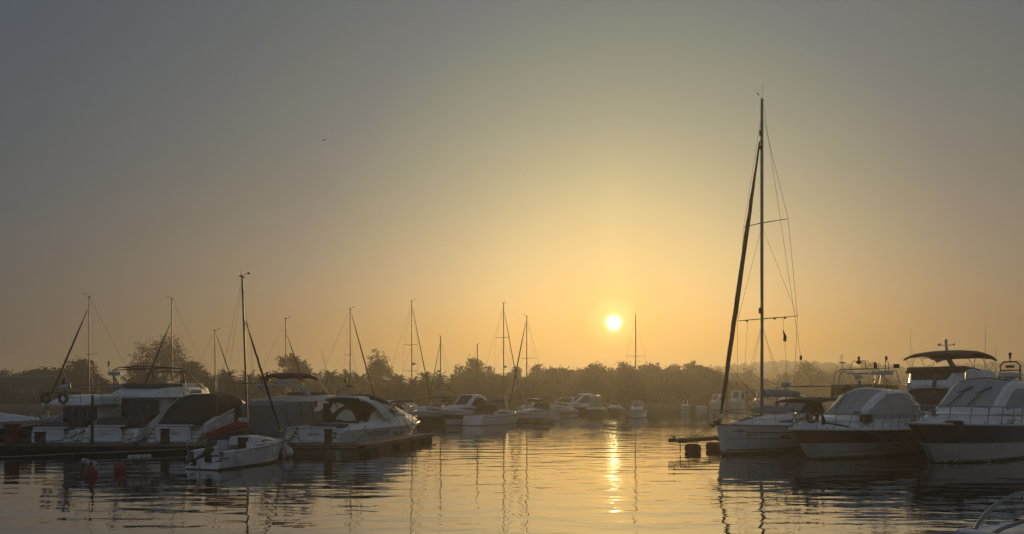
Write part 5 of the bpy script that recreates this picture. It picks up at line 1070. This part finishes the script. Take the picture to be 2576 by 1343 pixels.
# near bow at the lower right corner
R5 = root_from_bow('near_boat', 'bow of a near white boat with curved steel rail in the lower right corner', 'motor boat', 7.45, 12.35, 262, 7.5, G_B)
h5 = Hull(7.5, 2.6, .9, 1.12, rake=.8, flare=.4, p=2.0); h5.band('hull', GEL, -.2, 1, R5, 10); h5.deck(GEL, R5, drop=.0, camber=.10); h5.rail_line('rub_rail', GEL, R5, .985, .045)
mb = MB()
for sg in (1, -1): mb.tube([h5.sheer_pt(x, sg, .09, dz) for x, dz in ((7.02, 0), (6.9, .10), (6.6, .27), (6.2, .43), (5.7, .55), (5.0, .62), (3.5, .62), (1.5, .55), (1.0, 0))], .032, 10)
mb.tube([h5.sheer_pt(3.2, 1, .09, 0), h5.sheer_pt(3.2, 1, .09, .62)], .022, 8).tube([h5.sheer_pt(3.2, -1, .09, 0), h5.sheer_pt(3.2, -1, .09, .62)], .022, 8).build('bow_rail', STEEL, R5)
MB().box((6.0, 0, 1.24), (.5, .5, .06)).build('deck_hatch', GLASS, R5, bevel=.02); MB().tube([(6.75, 0, 1.24), (6.95, 0, 1.24)], .03, 8).build('cleat', STEEL, R5)
# ------------------------------------------------------------------ sailboats behind (mostly seen by their masts) and the hazy far row of boats
def sailboat(label, u, vtop, Y, az, L=10.5, spread=((.42, .95),), jib=SAILB, jib_top=.88, jib_r=.075, radar=None, lean=(0,0), wr=.010, head=True, boom=True, name='moored_sailboat', hood=False, cover=SAILB, pm=.60):
    p = at(u, vtop, Y); H = p.z; xm = L*pm
    a = R(az); t = thing(name, label, 'sailboat', (p.x-xm*math.sin(a), Y-xm*math.cos(a), 0), heading(az), G_S)
    h = Hull(L, L*.31, 1.05, 1.35, rake=.8, stern=.78, full=.48, p=2.0, flare=.4, tr=.4)
    h.band('bottom_paint', BOTTOM, -.3, .06, t, 2); h.band('hull', GEL, .06, 1, t, 6); h.deck(DECK, t); h.line('cove_stripe', STRIPE, t, .8, .83, .05, .95)
    c = Loft([(L*.28, L*.095, 1.0, 1.62, .15, .05), (L*.5, L*.1, 1.1, 1.62, .2, .06), (L*.75, L*.06, 1.2, 1.42, .15, .04), (L*.82, L*.02, 1.25, 1.3, .02, 0)], rc=.1); c.build('coachroof', GEL, t)
    c.window('coachroof_window', GLASS, t, [(L*.34, .3, .5), (L*.45, .25, .75), (L*.6, .3, .7), (L*.68, .4, .5)])
    h.rails(t, .6, L-.3, .6, 7, droop=0, r=.014)
    rig(t, xm, 1.6, H, h, r=.085, spreaders=spread, jib=jib, jib_top=jib_top, jib_r=jib_r, radar=radar, lean=lean, wr=wr, head=head, xbow=L-.25, xstern=.2, boom=(L*.36, 2.5, cover, .16) if boom else None)
    if hood:
        d = Loft([(L*.2, L*.1, 1.5, 2.5, .2, .05), (L*.34, L*.1, 1.5, 2.55, .22, .06), (L*.42, L*.08, 1.5, 1.75, .1, .02)], rc=.15); d.build('sprayhood', CLEARV, t)
    else:
        d = Loft([(L*.2, L*.1, 1.5, 2.25, .2, .05), (L*.32, L*.1, 1.5, 2.3, .22, .06), (L*.4, L*.08, 1.5, 1.7, .1, .02)], rc=.15); d.build('sprayhood', DARKCAN, t)
    return t
S1 = ((.36, 1.0), (.70, .8))
sailboat('leftmost sailboat with furled dark headsail, hidden behind the yacht with two lifebuoys', 224, 746, 76, 213, 11.5, ((.50, 1.15),), lean=(-.15, -.28), jib_top=.90, jib_r=.09)
sailboat('grey masted sailboat hidden behind the flybridge yacht, in front of the tallest tree', 433, 752, 78, 214, 11, ((.5, .6),), lean=(-.1, -.22), jib_top=.80, jib_r=.085)
sailboat('sailboat with shorter mast and furled headsail to the right, behind the canvas cruiser', 541, 832, 80, 40, 8.5, ((.45, .8),), jib_top=.97, jib_r=.06)
sailboat('sailboat with tall whip antenna on its mast, in front of the dense dark tree', 719, 802, 82, 38, 9.5, ((.44, .85),), jib_top=.84, jib_r=.07)
sailboat('sailboat with furled headsail leaning right, mast rising behind the sport cruiser', 881, 778, 80, 42, 10, ((.55, .75),), jib_top=.97, jib_r=.07)
sailboat('double spreader sailboat with radar on its mast, right of the airy tree', 1036, 758, 84, 30, 10.5, ((.36, 1.1), (.60, 1.0)), jib_top=.95, jib_r=.05, radar=.42, jib=SAILB)
sailboat('sailboat with short mast carrying a small radar, behind the dark awning cruiser', 1108, 848, 86, 205, 8, ((.45, .7),), jib_top=.93, jib_r=.04, radar=.52)
sailboat('bare thin masted sailboat behind the covered cruiser, before the bushy tree', 1201, 868, 90, 28, 7, (), jib=None, boom=False)
sailboat('tall double spreader sailboat with radar, fourth mast left of the sun', 1267, 764, 86, 32, 11, ((.34, 1.15), (.68, .9)), jib_top=.93, jib_r=.05, radar=.40)
sailboat('slender masted sailboat with a furled headsail left of its mast', 1325, 797, 90, 218, 9.5, ((.55, 1.05),), jib_top=.97, jib_r=.08)
sailboat('white sloop moored bow on below the sun with a pale sprayhood', 1599, 792, 108, 196, 9.5, ((.55, 1.35),), jib=None, hood=True, boom=True, pm=.62)
# motor boats of the hazy row
def cruiser(label, u, vwl, az, L, B=None, hz=1.1, top='hardtop', band=None, tm=GEL, tz=2.7, cover=None, name='moored_cruiser', u_is='mid', rails=True, arch=False, hull=GEL):
    Y = CAMZ*1860/(vwl-992); X = (u-1288)/1860*Y; B = B or L*.33; a = R(az)
    t = thing(name, label, 'motor boat', (X-L/2*math.sin(a), Y-L/2*math.cos(a), 0), heading(az), G_B)
    h = Hull(L, B, hz, hz*1.3, rake=L*.13, tr=.4, flare=.5); h.band('bottom_paint', BOTTOM, -.3, .05, t, 2)
    if band: h.band('lower_hull', hull, .05, band[1], t, 4); h.band('hull_band', band[0], band[1], band[2], t, 3); h.band('gunwale', GEL, band[2], 1, t, 2)
    else: h.band('hull', hull, .05, 1, t, 6)
    h.deck(DECK, t); h.rail_line('rub_rail', GEL2, t, .97, .04)
    fd = Loft([(L*.12, B*.36, hz, hz*1.25, .1, .03), (L*.45, B*.42, hz*1.05, hz*1.55, .2, .05), (L*.75, B*.30, hz*1.15, hz*1.6, .3, .08), (L*.95, B*.06, hz*1.25, hz*1.35, .05, .02)], rc=.15); fd.build('cabin', GEL, t)
    fd.window('cabin_window', GLASS, t, [(L*.5, .45, .6), (L*.58, .35, .8), (L*.68, .4, .8), (L*.75, .5, .65)])
    if top in ('hardtop', 'cover'):
        hs = Loft([(L*.16, B*.34, hz*1.3, tz-.25, .25, .04), (L*.26, B*.37, hz*1.35, tz, .3, .08), (L*.42, B*.37, hz*1.4, tz, .3, .10), (L*.60, B*.28, hz*1.45, hz*1.55, .12, .05)], rc=.2)
        hs.build('hardtop' if top == 'hardtop' else 'canvas_cover', tm, t); hs.pane('windscreen', cover or GLASS, t, L*.44, L*.585, -.9, .9); hs.window('side_window', cover or GLASS, t, [(L*.2, .2, .5), (L*.28, .15, .85), (L*.42, .15, .9), (L*.52, .2, .75)])
    if top in ('open', 'bimini'):
        ws = Loft([(L*.36, B*.36, hz*1.3, hz*1.3+.62, .15, .0), (L*.46, B*.34, hz*1.35, hz*1.3+.6, .15, .0), (L*.56, B*.24, hz*1.4, hz*1.5, .05, .0)], rc=.05); ws.build('windscreen', GLASS, t)
    if top == 'bimini': bimini(t, tm, L*.12, L*.42, B*.38, tz, crown=.15, frame_to=[(L*.14, (L*.2, B*.40, hz*1.2)), (L*.40, (L*.3, B*.40, hz*1.2))])
    if arch: hoop(t, 'radar_arch', GEL, L*.3, L*.14, hz*1.2, tz+.3, B*.42, B*.34, .7, .5, .08)
    if rails: h.rails(t, L*.45, L*.97, .5, 6, inset=.12)
    return t
cruiser('open boat with dark awning left of the covered cruiser, in haze', 1090, 1066, 212, 9.0, 3.2, 1.25, 'bimini', (NAVY, .08, .62), DARKCAN, 3.05, hull=NAVY)
cruiser('white cruiser with dark lower hull and dark windscreen cover, largest of the far row', 1168, 1067, 205, 10.5, 3.7, 1.35, 'hardtop', (NAVY, .40, .72), GEL, 3.35, cover=DARKCAN)
cruiser('boat under a pale torn canvas cover with stern steps, right of the covered cruiser', 1258, 1061, 3, 7.5, 2.9, 1.1, 'cover', None, GREYCAN, 3.2, cover=CLEARV, rails=False)
cruiser('small white boat with amber screens, right of the canvas covered boat', 1332, 1053, 205, 7.5, 2.8, 1.15, 'hardtop', None, GEL, 2.8, cover=YELCAN)
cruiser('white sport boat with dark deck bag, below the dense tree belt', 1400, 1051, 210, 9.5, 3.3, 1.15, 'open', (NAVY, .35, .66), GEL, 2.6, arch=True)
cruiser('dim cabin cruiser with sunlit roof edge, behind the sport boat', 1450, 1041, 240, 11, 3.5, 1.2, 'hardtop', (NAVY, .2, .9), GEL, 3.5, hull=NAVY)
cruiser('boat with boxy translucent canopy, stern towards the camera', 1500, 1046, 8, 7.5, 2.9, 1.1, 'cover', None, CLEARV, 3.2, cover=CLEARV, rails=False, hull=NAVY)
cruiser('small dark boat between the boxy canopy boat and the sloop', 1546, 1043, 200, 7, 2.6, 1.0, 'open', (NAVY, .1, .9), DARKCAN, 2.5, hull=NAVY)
cruiser('white bow of a boat glimpsed behind the sport cruiser at the finger pontoon', 1003, 1055, 200, 9, 3.2, 1.6, 'open', None, GEL, 2.6)
cruiser('small open boat alone in the haze right of the sloop', 1724, 1032, 196, 6, 2.2, .8, 'hardtop', None, GEL, 2.2, rails=False)
cruiser('low pale boat in the haze next to the small open boat', 1760, 1032, 214, 5, 2.0, .6, 'open', None, GEL, 1.7, rails=False)
cruiser('sunlit white cruiser in haze just left of the tall yacht bow rail', 1800, 1030, 208, 9, 3.0, 1.3, 'hardtop', None, GEL, 3.4)
cruiser('high white cruiser in haze between headsail and mast of the tall yacht', 1852, 1030, 206, 10, 3.5, 1.5, 'hardtop', None, GEL, 4.2, cover=GLASS, arch=True)
cruiser('pale cruiser in haze partly hidden by the tall yacht mast', 1912, 1030, 206, 9, 3.1, 1.6, 'hardtop', None, GEL, 4.0)
cruiser('pale boat roof in haze seen under the grey boom of the tall yacht', 1992, 1029, 235, 11, 3.8, 1.7, 'hardtop', None, GEL, 3.4)
cruiser('far white boat with a flat deck line seen over the sport cruiser bow', 990, 1046, 250, 6.5, 2.6, 1.5, 'open', (NAVY, .1, .7), GEL, 2.4, rails=False)
# ------------------------------------------------------------------ pier, pontoons, posts, buoys, lines
# main pier: planked walkway on dark floats, running to the left out of frame
PY0, PY1, PZ = 41.5, 44.7, .50
t = thing('pier', 'long weathered pier on dark floats running along the moored yachts to the left edge', 'pier', (-24, 43, 0))
x0, x1 = -46, -9.2; W = PY1-PY0; cx = (x0+x1)/2+24
pk = MB(); n = int((x1-x0)/.155); rg = random.Random(3)
for i in range(n): pk.box((x0+24+(i+.5)*.155, (PY0+PY1)/2-43, PZ-.02+rg.uniform(-.006,.006)), (.145, W-rg.uniform(.02,.10), .04))
pk.build('decking', PLANK, t, fix=False)
k = int((x1-x0)/4.6)
for i in range(k):
    a = x0+24+i*4.6
    for y in (PY0-43+.06, PY1-43-.06): MB().box((a+2.3, y, PZ-.17+rg.uniform(-.03,.02)), (4.5, .12, .26)).build('edge_beam', BEAM, t)
    MB().box((a+2.3, PY0-43-.03, PZ-.03), (4.45, .10, .07)).build('kerb_board', BEAM, t)
for i in range(int((x1-x0)/3.1)): MB().box((x0+24+1.5+i*3.1, 0.1, .02), (2.5, W*.9, .55)).build('float', RUBBER, t, bevel=.08)
for x in (-37.5, -31.5, -25.5, -21.2, -17.0, -12.4):
    MB().tube([(x+24-.18, PY0-43+.25, PZ+.10), (x+24+.18, PY0-43+.25, PZ+.10)], .03, 6).tube([(x+24, PY0-43+.25, PZ), (x+24, PY0-43+.25, PZ+.10)], .04, 6).build('cleat', BRONZE, t)
# loose board lying on the pier edge
o = MB().box((0, 0, .03), (2.6, .22, .05), rot=(0, 0, .03)).build('loose_plank', PALETIM); o.location = (-31.0, 41.75, PZ+.005); tag(o, 'pale loose plank lying on the pier edge below the flybridge yacht with lifebuoys', 'plank')
o = MB().box((0, 0, .03), (1.3, .2, .05), rot=(0, 0, .2)).build('loose_plank', PALETIM); o.location = (-18.4, 41.75, PZ+.005); tag(o, 'short pale plank lying on the pier edge left of the small sailboat', 'plank')
# pontoon head and the finger beside the sport cruiser
t = thing('pontoon', 'concrete fronted pontoon head with signboards at the right end of the pier', 'pontoon', (-11.0, 41.3, 0))
MB().box((0.2, .95, .08), (4.2, 1.9, .56)).build('float', CONC, t, bevel=.05); d = MB()
for i in range(26): d.box((-2.0+.17*i, .95, .42), (.155, 2.0, .06))
d.build('decking', PALETIM, t, fix=False); MB().box((.2, -.04, .33), (4.3, .10, .16)).build('edge_beam', BEAM, t); MB().box((.2, -.03, -.02), (4.25, .06, .1)).build('fender_strip', RUBBER, t)
def board(par, x, w, h, m, z, nm='signboard'): return MB().box((x, -.10, z), (w, .03, h)).build(nm, m, par)
SIGNW = mat('dull_white_sign', (.42,.41,.38), .7, var=.15); SIGNR = mat('red_sign', (.16,.045,.03), .7, var=.2); SIGNB = mat('dirty_sign_board', (.14,.135,.11), .8, var=.25)
b = board(t, 1.25, 1.9, .42, SIGNB, .08); MR = Euler((R(90), 0, 0)).to_matrix().to_4x4()
b2 = MB().box((1.28, -.125, .08), (.30, .02, .40)).build('letter_plate', SIGNW, t); text('letter', 'G', .40, BLACKP, b2, Matrix.Translation((1.28, -.142, .08)) @ MR)
b3 = MB().box((.15, -.125, .06), (.95, .02, .36)).build('red_plate', SIGNR, t); text('letters', 'UAND', .30, SIGNB, b3, Matrix.Translation((.12, -.142, .06)) @ MR)
b4 = MB().box((2.17, -.125, .12), (.30, .02, .40)).build('letter_plate', SIGNB, t); text('letter', 'F', .34, BLACKP, b4, Matrix.Translation((2.17, -.142, .12)) @ MR)
fa, fb = Vector((-8.75, 42.0, 0)), Vector((-6.15, 54.6, 0)); dv_ = (fb-fa); Lf = dv_.length; rzf = math.atan2(dv_.y, dv_.x)
t = thing('finger_pontoon', 'narrow timber finger pontoon on box floats beside the portholed sport cruiser', 'pontoon', fa, rzf)
d = MB()
for i in range(int(Lf/.17)): d.box((.085+.17*i, .0, .53+.004*math.sin(i*7)), (.155, 1.0, .05))
d.build('decking', PALETIM, t, fix=False)
for y in (-.52, .52): MB().box((Lf/2, y, .43), (Lf, .10, .20)).build('edge_beam', PALETIM, t)
for x in (1.2, 3.6, 6.2, 8.8, 11.6): MB().box((x, 0, .08), (1.5, .95, .54)).build('float', RUBBER, t, bevel=.08)
MB().tube([(Lf-.2, .0, .55), (Lf-.2, 0, .72)], .06, 8).tube([(Lf-.2, -.25, .66), (Lf-.2, .25, .66)], .05, 8).build('end_bollard', BRONZE, t)
for x in (2.5, 6.0): MB().box((x, -.60, .12), (1.9, .05, .42)).build('rusty_board', SIGNR, t)
# posts and service pedestals
def pedestal(u, vt, vb, Y, label, m, w=.30, name='service_pedestal', cap=BLACKP, kind='pedestal'):
    a, b = at(u, vt, Y), at(u, vb, Y); h = a.z-b.z; t = thing(name, label, kind, (b.x, Y, PZ), .1); h = a.z-PZ
    MB().box((0, 0, h/2), (w, w*.9, h-.1), taper=.92).build('post', m, t, bevel=.03); MB().box((0, 0, h-.05), (w*1.15, w*1.05, .10)).build('cap', cap, t, bevel=.03)
    MB().box((0, -w*.45-.02, h*.62), (w*.6, .05, h*.22)).build('socket_panel', BLACKP, t, bevel=.01); return t
RUST = mat('rusty_orange_steel', (.20,.05,.025), .75, var=.35); PED = mat('grey_pedestal', (.10,.10,.095), .7, var=.2); PEDB = mat('brown_post', (.085,.06,.035), .8, var=.35)
pedestal(30, 1066, 1124, 42.6, 'rusty orange post at the far left of the pier', RUST, .62, 'mooring_post', mat('rusty_cap', (.16,.08,.05), .8, var=.3), 'post')
pedestal(65, 1083, 1122, 43.2, 'dark grey service pedestal, left one of the pair near the orange post', PED, .46); pedestal(101, 1086, 1124, 42.4, 'dark grey service pedestal, right one of the pair near the orange post', PED, .46)
pedestal(415, 1078, 1114, 42.9, 'brown service post in front of the lettered stern of the canvas cruiser', PEDB, .42)
pt_ = pedestal(826, 1079, 1118, 41.9, 'brown pedestal with hose bracket in front of the sport cruiser stern', PEDB, .42)
MB().tube([(.24, -.05, .75), (.42, -.05, .70), (.42, -.1, .45), (.24, -.08, .42)], .04, 6).build('hose_bracket', BLACKP, pt_)
p = at(232, 992, 43.6); t = thing('lamp_pole', 'thin dark pole standing on the pier before the flybridge yacht', 'pole', (p.x, 43.6, PZ)); MB().tube([(0, 0, 0), (0, 0, 1.4), (0, 0, 2.85)], [.085, .075, .06], 8).build('shaft', BRONZE, t); MB().lathe((0, 0, 0), [(.16, 0), (.16, .03), (.09, .06)], 10).build('base', BRONZE, t)
p = at(806, 1060, 48.5)
t = thing('timber_pile', 'rough timber mooring pile between the wrapped yacht and canvas cruiser', 'pile', (at(598, 1000, 45.2).x, 45.2, -.5)); MB().tube([(0, 0, 0), (.02, 0, 1.4), (.0, .02, 2.9), (0, 0, 3.15)], [.24, .23, .21, .17], 10).build('shaft', BEAM, t)
t = thing('covered_dinghy', 'small boat under dark grey tarpaulin behind the red boom of the small sailboat', 'dinghy', (-16.6, 44.3, .62), .1); Loft([(-1.5, .25, 0, .35, .1, .05), (-.8, .62, 0, .72, .2, .06), (.8, .68, 0, .68, .2, .06), (1.6, .2, 0, .35, .1, .03)], rc=.2).build('tarpaulin', DARKCAN, t)
# floating boom with rolls, and the two red buoys
pa, pb = Vector((-19.0, 33.0, .42)), Vector((-13.6, 34.4, .55))
o = MB().tube([(0, 0, 0), (pb-pa)*.5+Vector((0, 0, -.03)), pb-pa], .055, 8).build('mooring_boom', mat('grey_spar', (.15,.14,.13), .7, var=.2)); o.location = pa; tag(o, 'long grey spar reaching from the red buoys to the stern of the small sailboat', 'spar')
def roll(pos, dirv, L, r, label):
    o = MB(); d = Vector(dirv).normalized(); o.tube([-d*L/2, -d*L*.46, d*L*.46, d*L/2], [r*.85, r, r, r*.85], 12); t = thing('foam_roll', label, 'float roll', pos); o.build('roll', SIGNW, t)
    for k in (-.22, .12, .3): MB().tube([d*(L*k-.015), d*(L*k+.015)], r*1.04, 12).build('strap', STRIPE, t)
roll((-16.9, 33.55, .53), (5.4, 1.4, .15), .95, .145, 'white foam roll strapped round the spar above the right red buoy'); roll((-18.65, 32.6, .38), (.7, .2, -.28), .62, .14, 'shorter white foam roll hanging off the spar end by the left red buoy')
for u, v, Y, lb in ((228, 1209, 30.6, 'nearer red mooring buoy, left of the pair'), (301, 1197, 32.2, 'farther red mooring buoy, right of the pair')):
    X = (u-1288)/1860*Y; r = .265 if Y < 31 else .25
    t = thing('mooring_buoy', lb, 'buoy', (X, Y, 0), 0, 'red mooring buoys'); MB().lathe((0, 0, 0), [(r*.96, -.25), (r, -.22), (r, .22), (r*.97, .25), (r*.5, .40), (.06, .48)], 18).build('drum', REDPL, t)
    MB().lathe((0, 0, .40), [(.05, 0), (.05, .16), (.04, .2), (.02, .22)], 8).build('shackle', RUBBER, t); MB().tube([(0, 0, .6), (.01, 0, .75), (.1, .15, .80)], .025, 6).build('chain', RUBBER, t)
# small finger with drum floats by the tall yacht
fa = Vector((9.25, 42.3, 0)); az = R(48); rz = heading(48)
t = thing('finger_pontoon', 'short dark finger pontoon on two drum floats at the tall yacht bow', 'pontoon', fa, rz); Lf = 9
MB().box((Lf/2, 0, .80), (Lf, .75, .10)).build('decking', BEAM, t)
for y in (-.33, .33): MB().box((Lf/2, y, .70), (Lf, .10, .14)).build('edge_beam', BEAM, t)
for x in (1.9, 4.1, 6.4, 8.4):
    f = MB().lathe((x, 0, .20), [(.24, -.42), (.28, -.36), (.30, -.2), (.30, .2), (.28, .36), (.24, .42)], 14, axis='y').build('drum_float', RUBBER, t)
    for y in (-.3, .3): MB().box((x, y, .62), (.10, .06, .14)).build('strap', BRONZE, f)
MB().tube([(.2, -.3, .75), (.2, -.32, .1)], .025, 6).build('chain', RUBBER, t)
MB().lathe((.25, .15, .85), [(.06, 0), (.06, .10), (.10, .12), (.10, .16), (.03, .18)], 8).build('bollard', BRONZE, t)
# pontoon of the far row
t = thing('far_pontoon', 'low hazy pontoon in front of the far row of boats', 'pontoon', (-3, 88, 0)); MB().box((0, 0, .28), (16, 2.2, .5)).build('float', CONC, t, bevel=.05); MB().box((0, 0, .56), (16.2, 2.3, .06)).build('decking', PLANK, t)
# fenders and lines
for k, (x, lb) in enumerate(((2.9, 'larger white fender between the dark banded cruiser and black hulled yacht'), (1.9, 'smaller white fender further aft beside the dark banded cruiser'))):
    q = h1.sheer_pt(x, 1); fender(lb, world(R1, q+Vector((0, .18, -.82-.05*k))), .78, .15, rope_to=world(R1, q+Vector((0, -.02, .03))), group='fenders of the dark banded cruiser')
for x, lb in ((6.4, 'grey fender hanging below the rail of the sport cruiser, nearest its vents'), (8.3, 'grey fender amidships on the sport cruiser between its portholes'), (10.3, 'grey fender nearest the bow of the sport cruiser')):
    q = hF.sheer_pt(x, -1); fender(lb, world(Ft, q+Vector((0, -.08, -.62))), .45, .09, m=GREYCAN, rope_to=world(Ft, q+Vector((0, .12, .5))), group='fenders of the sport cruiser')
q = hC.sheer_pt(2.0, -1); fender('dark grey ball fender hanging at the stern quarter of the canvas cruiser', world(Ct, (1.2, -2.05, .95)), .55, .2, m=GREYCAN, rope_to=world(Ct, q))
W_ = world
rope('dark line from the sport cruiser side to the finger pontoon', [W_(Ft, (7.6, -1.75, 1.55)), W_(Ft, (8.3, -2.0, 1.15)), (-7.0, 52.6, .6)], .03)
rope('dark line looped over the gunwale of the sport cruiser', [W_(Ft, (7.4, -1.6, 1.62)), W_(Ft, (7.3, -2.0, 1.2)), W_(Ft, (7.5, -1.98, .65))], .035)
rope('stern line from the sport cruiser quarter to the pedestal', [W_(Ft, (2.6, -1.88, 1.35)), W_(Ft, (2.2, -2.1, .9)), (-9.6, 44.6, .5)], .025, .08)
rope('stern line from the flybridge yacht with bimini frame to the pier', [W_(Bt, (1.4, -2.0, 1.5)), W_(Bt, (.2, -2.2, .8)), (-23.9, 44.5, .5)], .022, .05)
rope('stern line from the lifebuoy yacht to the pier', [W_(A, (1.2, -1.8, 1.15)), (-27.8, 44.5, .52)], .026, .12)
rope('second slack line at the lifebuoy yacht quarter', [W_(A, (1.9, -1.9, 1.1)), W_(A, (2.3, -2.0, .4)), (-26.9, 44.6, .5)], .026, .1)
rope('stern line from the canvas cruiser to the pier', [W_(Ct, (1.5, -1.95, 1.35)), (-19.0, 44.4, .5)], .03, .1)
rope('port stern line from the canvas cruiser to the pier', [W_(Ct, (.6, 1.95, .95)), (-22.6, 44.4, .5)], .022, .12)
rope('bow line from the small sailboat to the pontoon head', [W_(Et, (5.7, -.1, 1.12)), (-11.9, 41.2, .45)], .02, .05)
rope('line from the low cruiser bow to the pier', [W_(Zt, (10.6, -.6, 1.7)), (-31.8, 44.6, .52)], .022, .15)
rope('anchor line from the tall yacht bow to the small finger pontoon', [W_(St, (14.85, -.1, 1.72)), (9.7, 42.7, .86)], .022, .18, PALEROPE)
rope('second slack line from the tall yacht bow to the small finger pontoon', [W_(St, (14.4, -.3, 1.72)), (10.5, 43.4, .86)], .018, .22, PALEROPE)
rope('pale line across the dark hull band of the dark banded cruiser', [W_(R1, (12.2, 1.2, 2.0)), W_(R1, (10.2, 2.05, 1.45)), W_(R1, (7.6, 2.15, .75)), W_(R1, (5.0, 2.5, .05))], .016, 0, PALEROPE)
rope('slack pale loop between the dark banded cruiser and black hulled yacht', [W_(R1, (3.6, 2.1, 1.7)), W_(R1, (2.8, 2.6, .35)), W_(R2, (15.2, .5, 2.0))], .022, .25, PALEROPE)
rope('dark line hanging from the rail of the dark banded cruiser', [W_(R1, (4.6, 2.0, 2.4)), W_(R1, (4.3, 2.16, 1.6)), W_(R1, (3.4, 2.3, 1.0))], .022, .08)
rope('bow line from the black hulled yacht down to the water', [W_(R2, (15.4, .6, 1.9)), W_(R1, (1.6, 2.8, .4))], .02, .15, PALEROPE)
t = thing('gangplank', 'small dark gangplank low over the water between the two right hand yachts', 'gangplank', W_(R1, (1.9, 3.0, .42)), heading(231)); MB().box((0, 0, 0), (1.7, .5, .08)).build('board', BEAM, t); MB().box((0, 0, -.25), (1.5, .4, .34)).build('float', RUBBER, t, bevel=.06)
rope('pale hose floating along the pier front at the far left', [(-29.5, 38.6, .05), (-23.0, 40.2, .22), (-18.2, 41.3, .38)], .03, .03, PALEROPE, 'floating_hose', None, 'hose')
# a bird in the sky
p = at(814, 352, 60); t = tag(MB().add([(-.02,0,.02),(.14,.02,.05),(.30,.0,.10),(.12,.08,.0),(-.14,.02,-.05),(-.26,0,-.02),(-.12,.07,-.06),(.0,-.20,-.02),(.02,.24,-.03),(0,0,-.05)], [(0,1,3,9),(1,2,3),(0,4,6,9),(4,5,6),(0,7,9),(0,8,9),(0,4,7),(1,0,8)]).build('bird', BLACKP), 'small dark bird flying alone in the open sky', 'bird'); t.location = p; t.scale = (.8, .8, .8)
# ------------------------------------------------------------------ the morning haze over the harbour
HAZE_DENS = 0.0015
hm = bpy.data.materials.new('haze'); hm.use_nodes = True; ht = hm.node_tree; ht.nodes.clear()
ho = ht.nodes.new('ShaderNodeOutputMaterial'); hv = ht.nodes.new('ShaderNodeVolumePrincipled')
hv.inputs['Color'].default_value = (.65,.64,.61,1); hv.inputs['Density'].default_value = HAZE_DENS; hv.inputs['Anisotropy'].default_value = .62
ht.links.new(hv.outputs[0], ho.inputs['Volume'])
hz = MB().box((0, 1600, 20), (3300, 3600, 46)).build('haze', hm, smooth=0)
hz['kind'] = 'stuff'
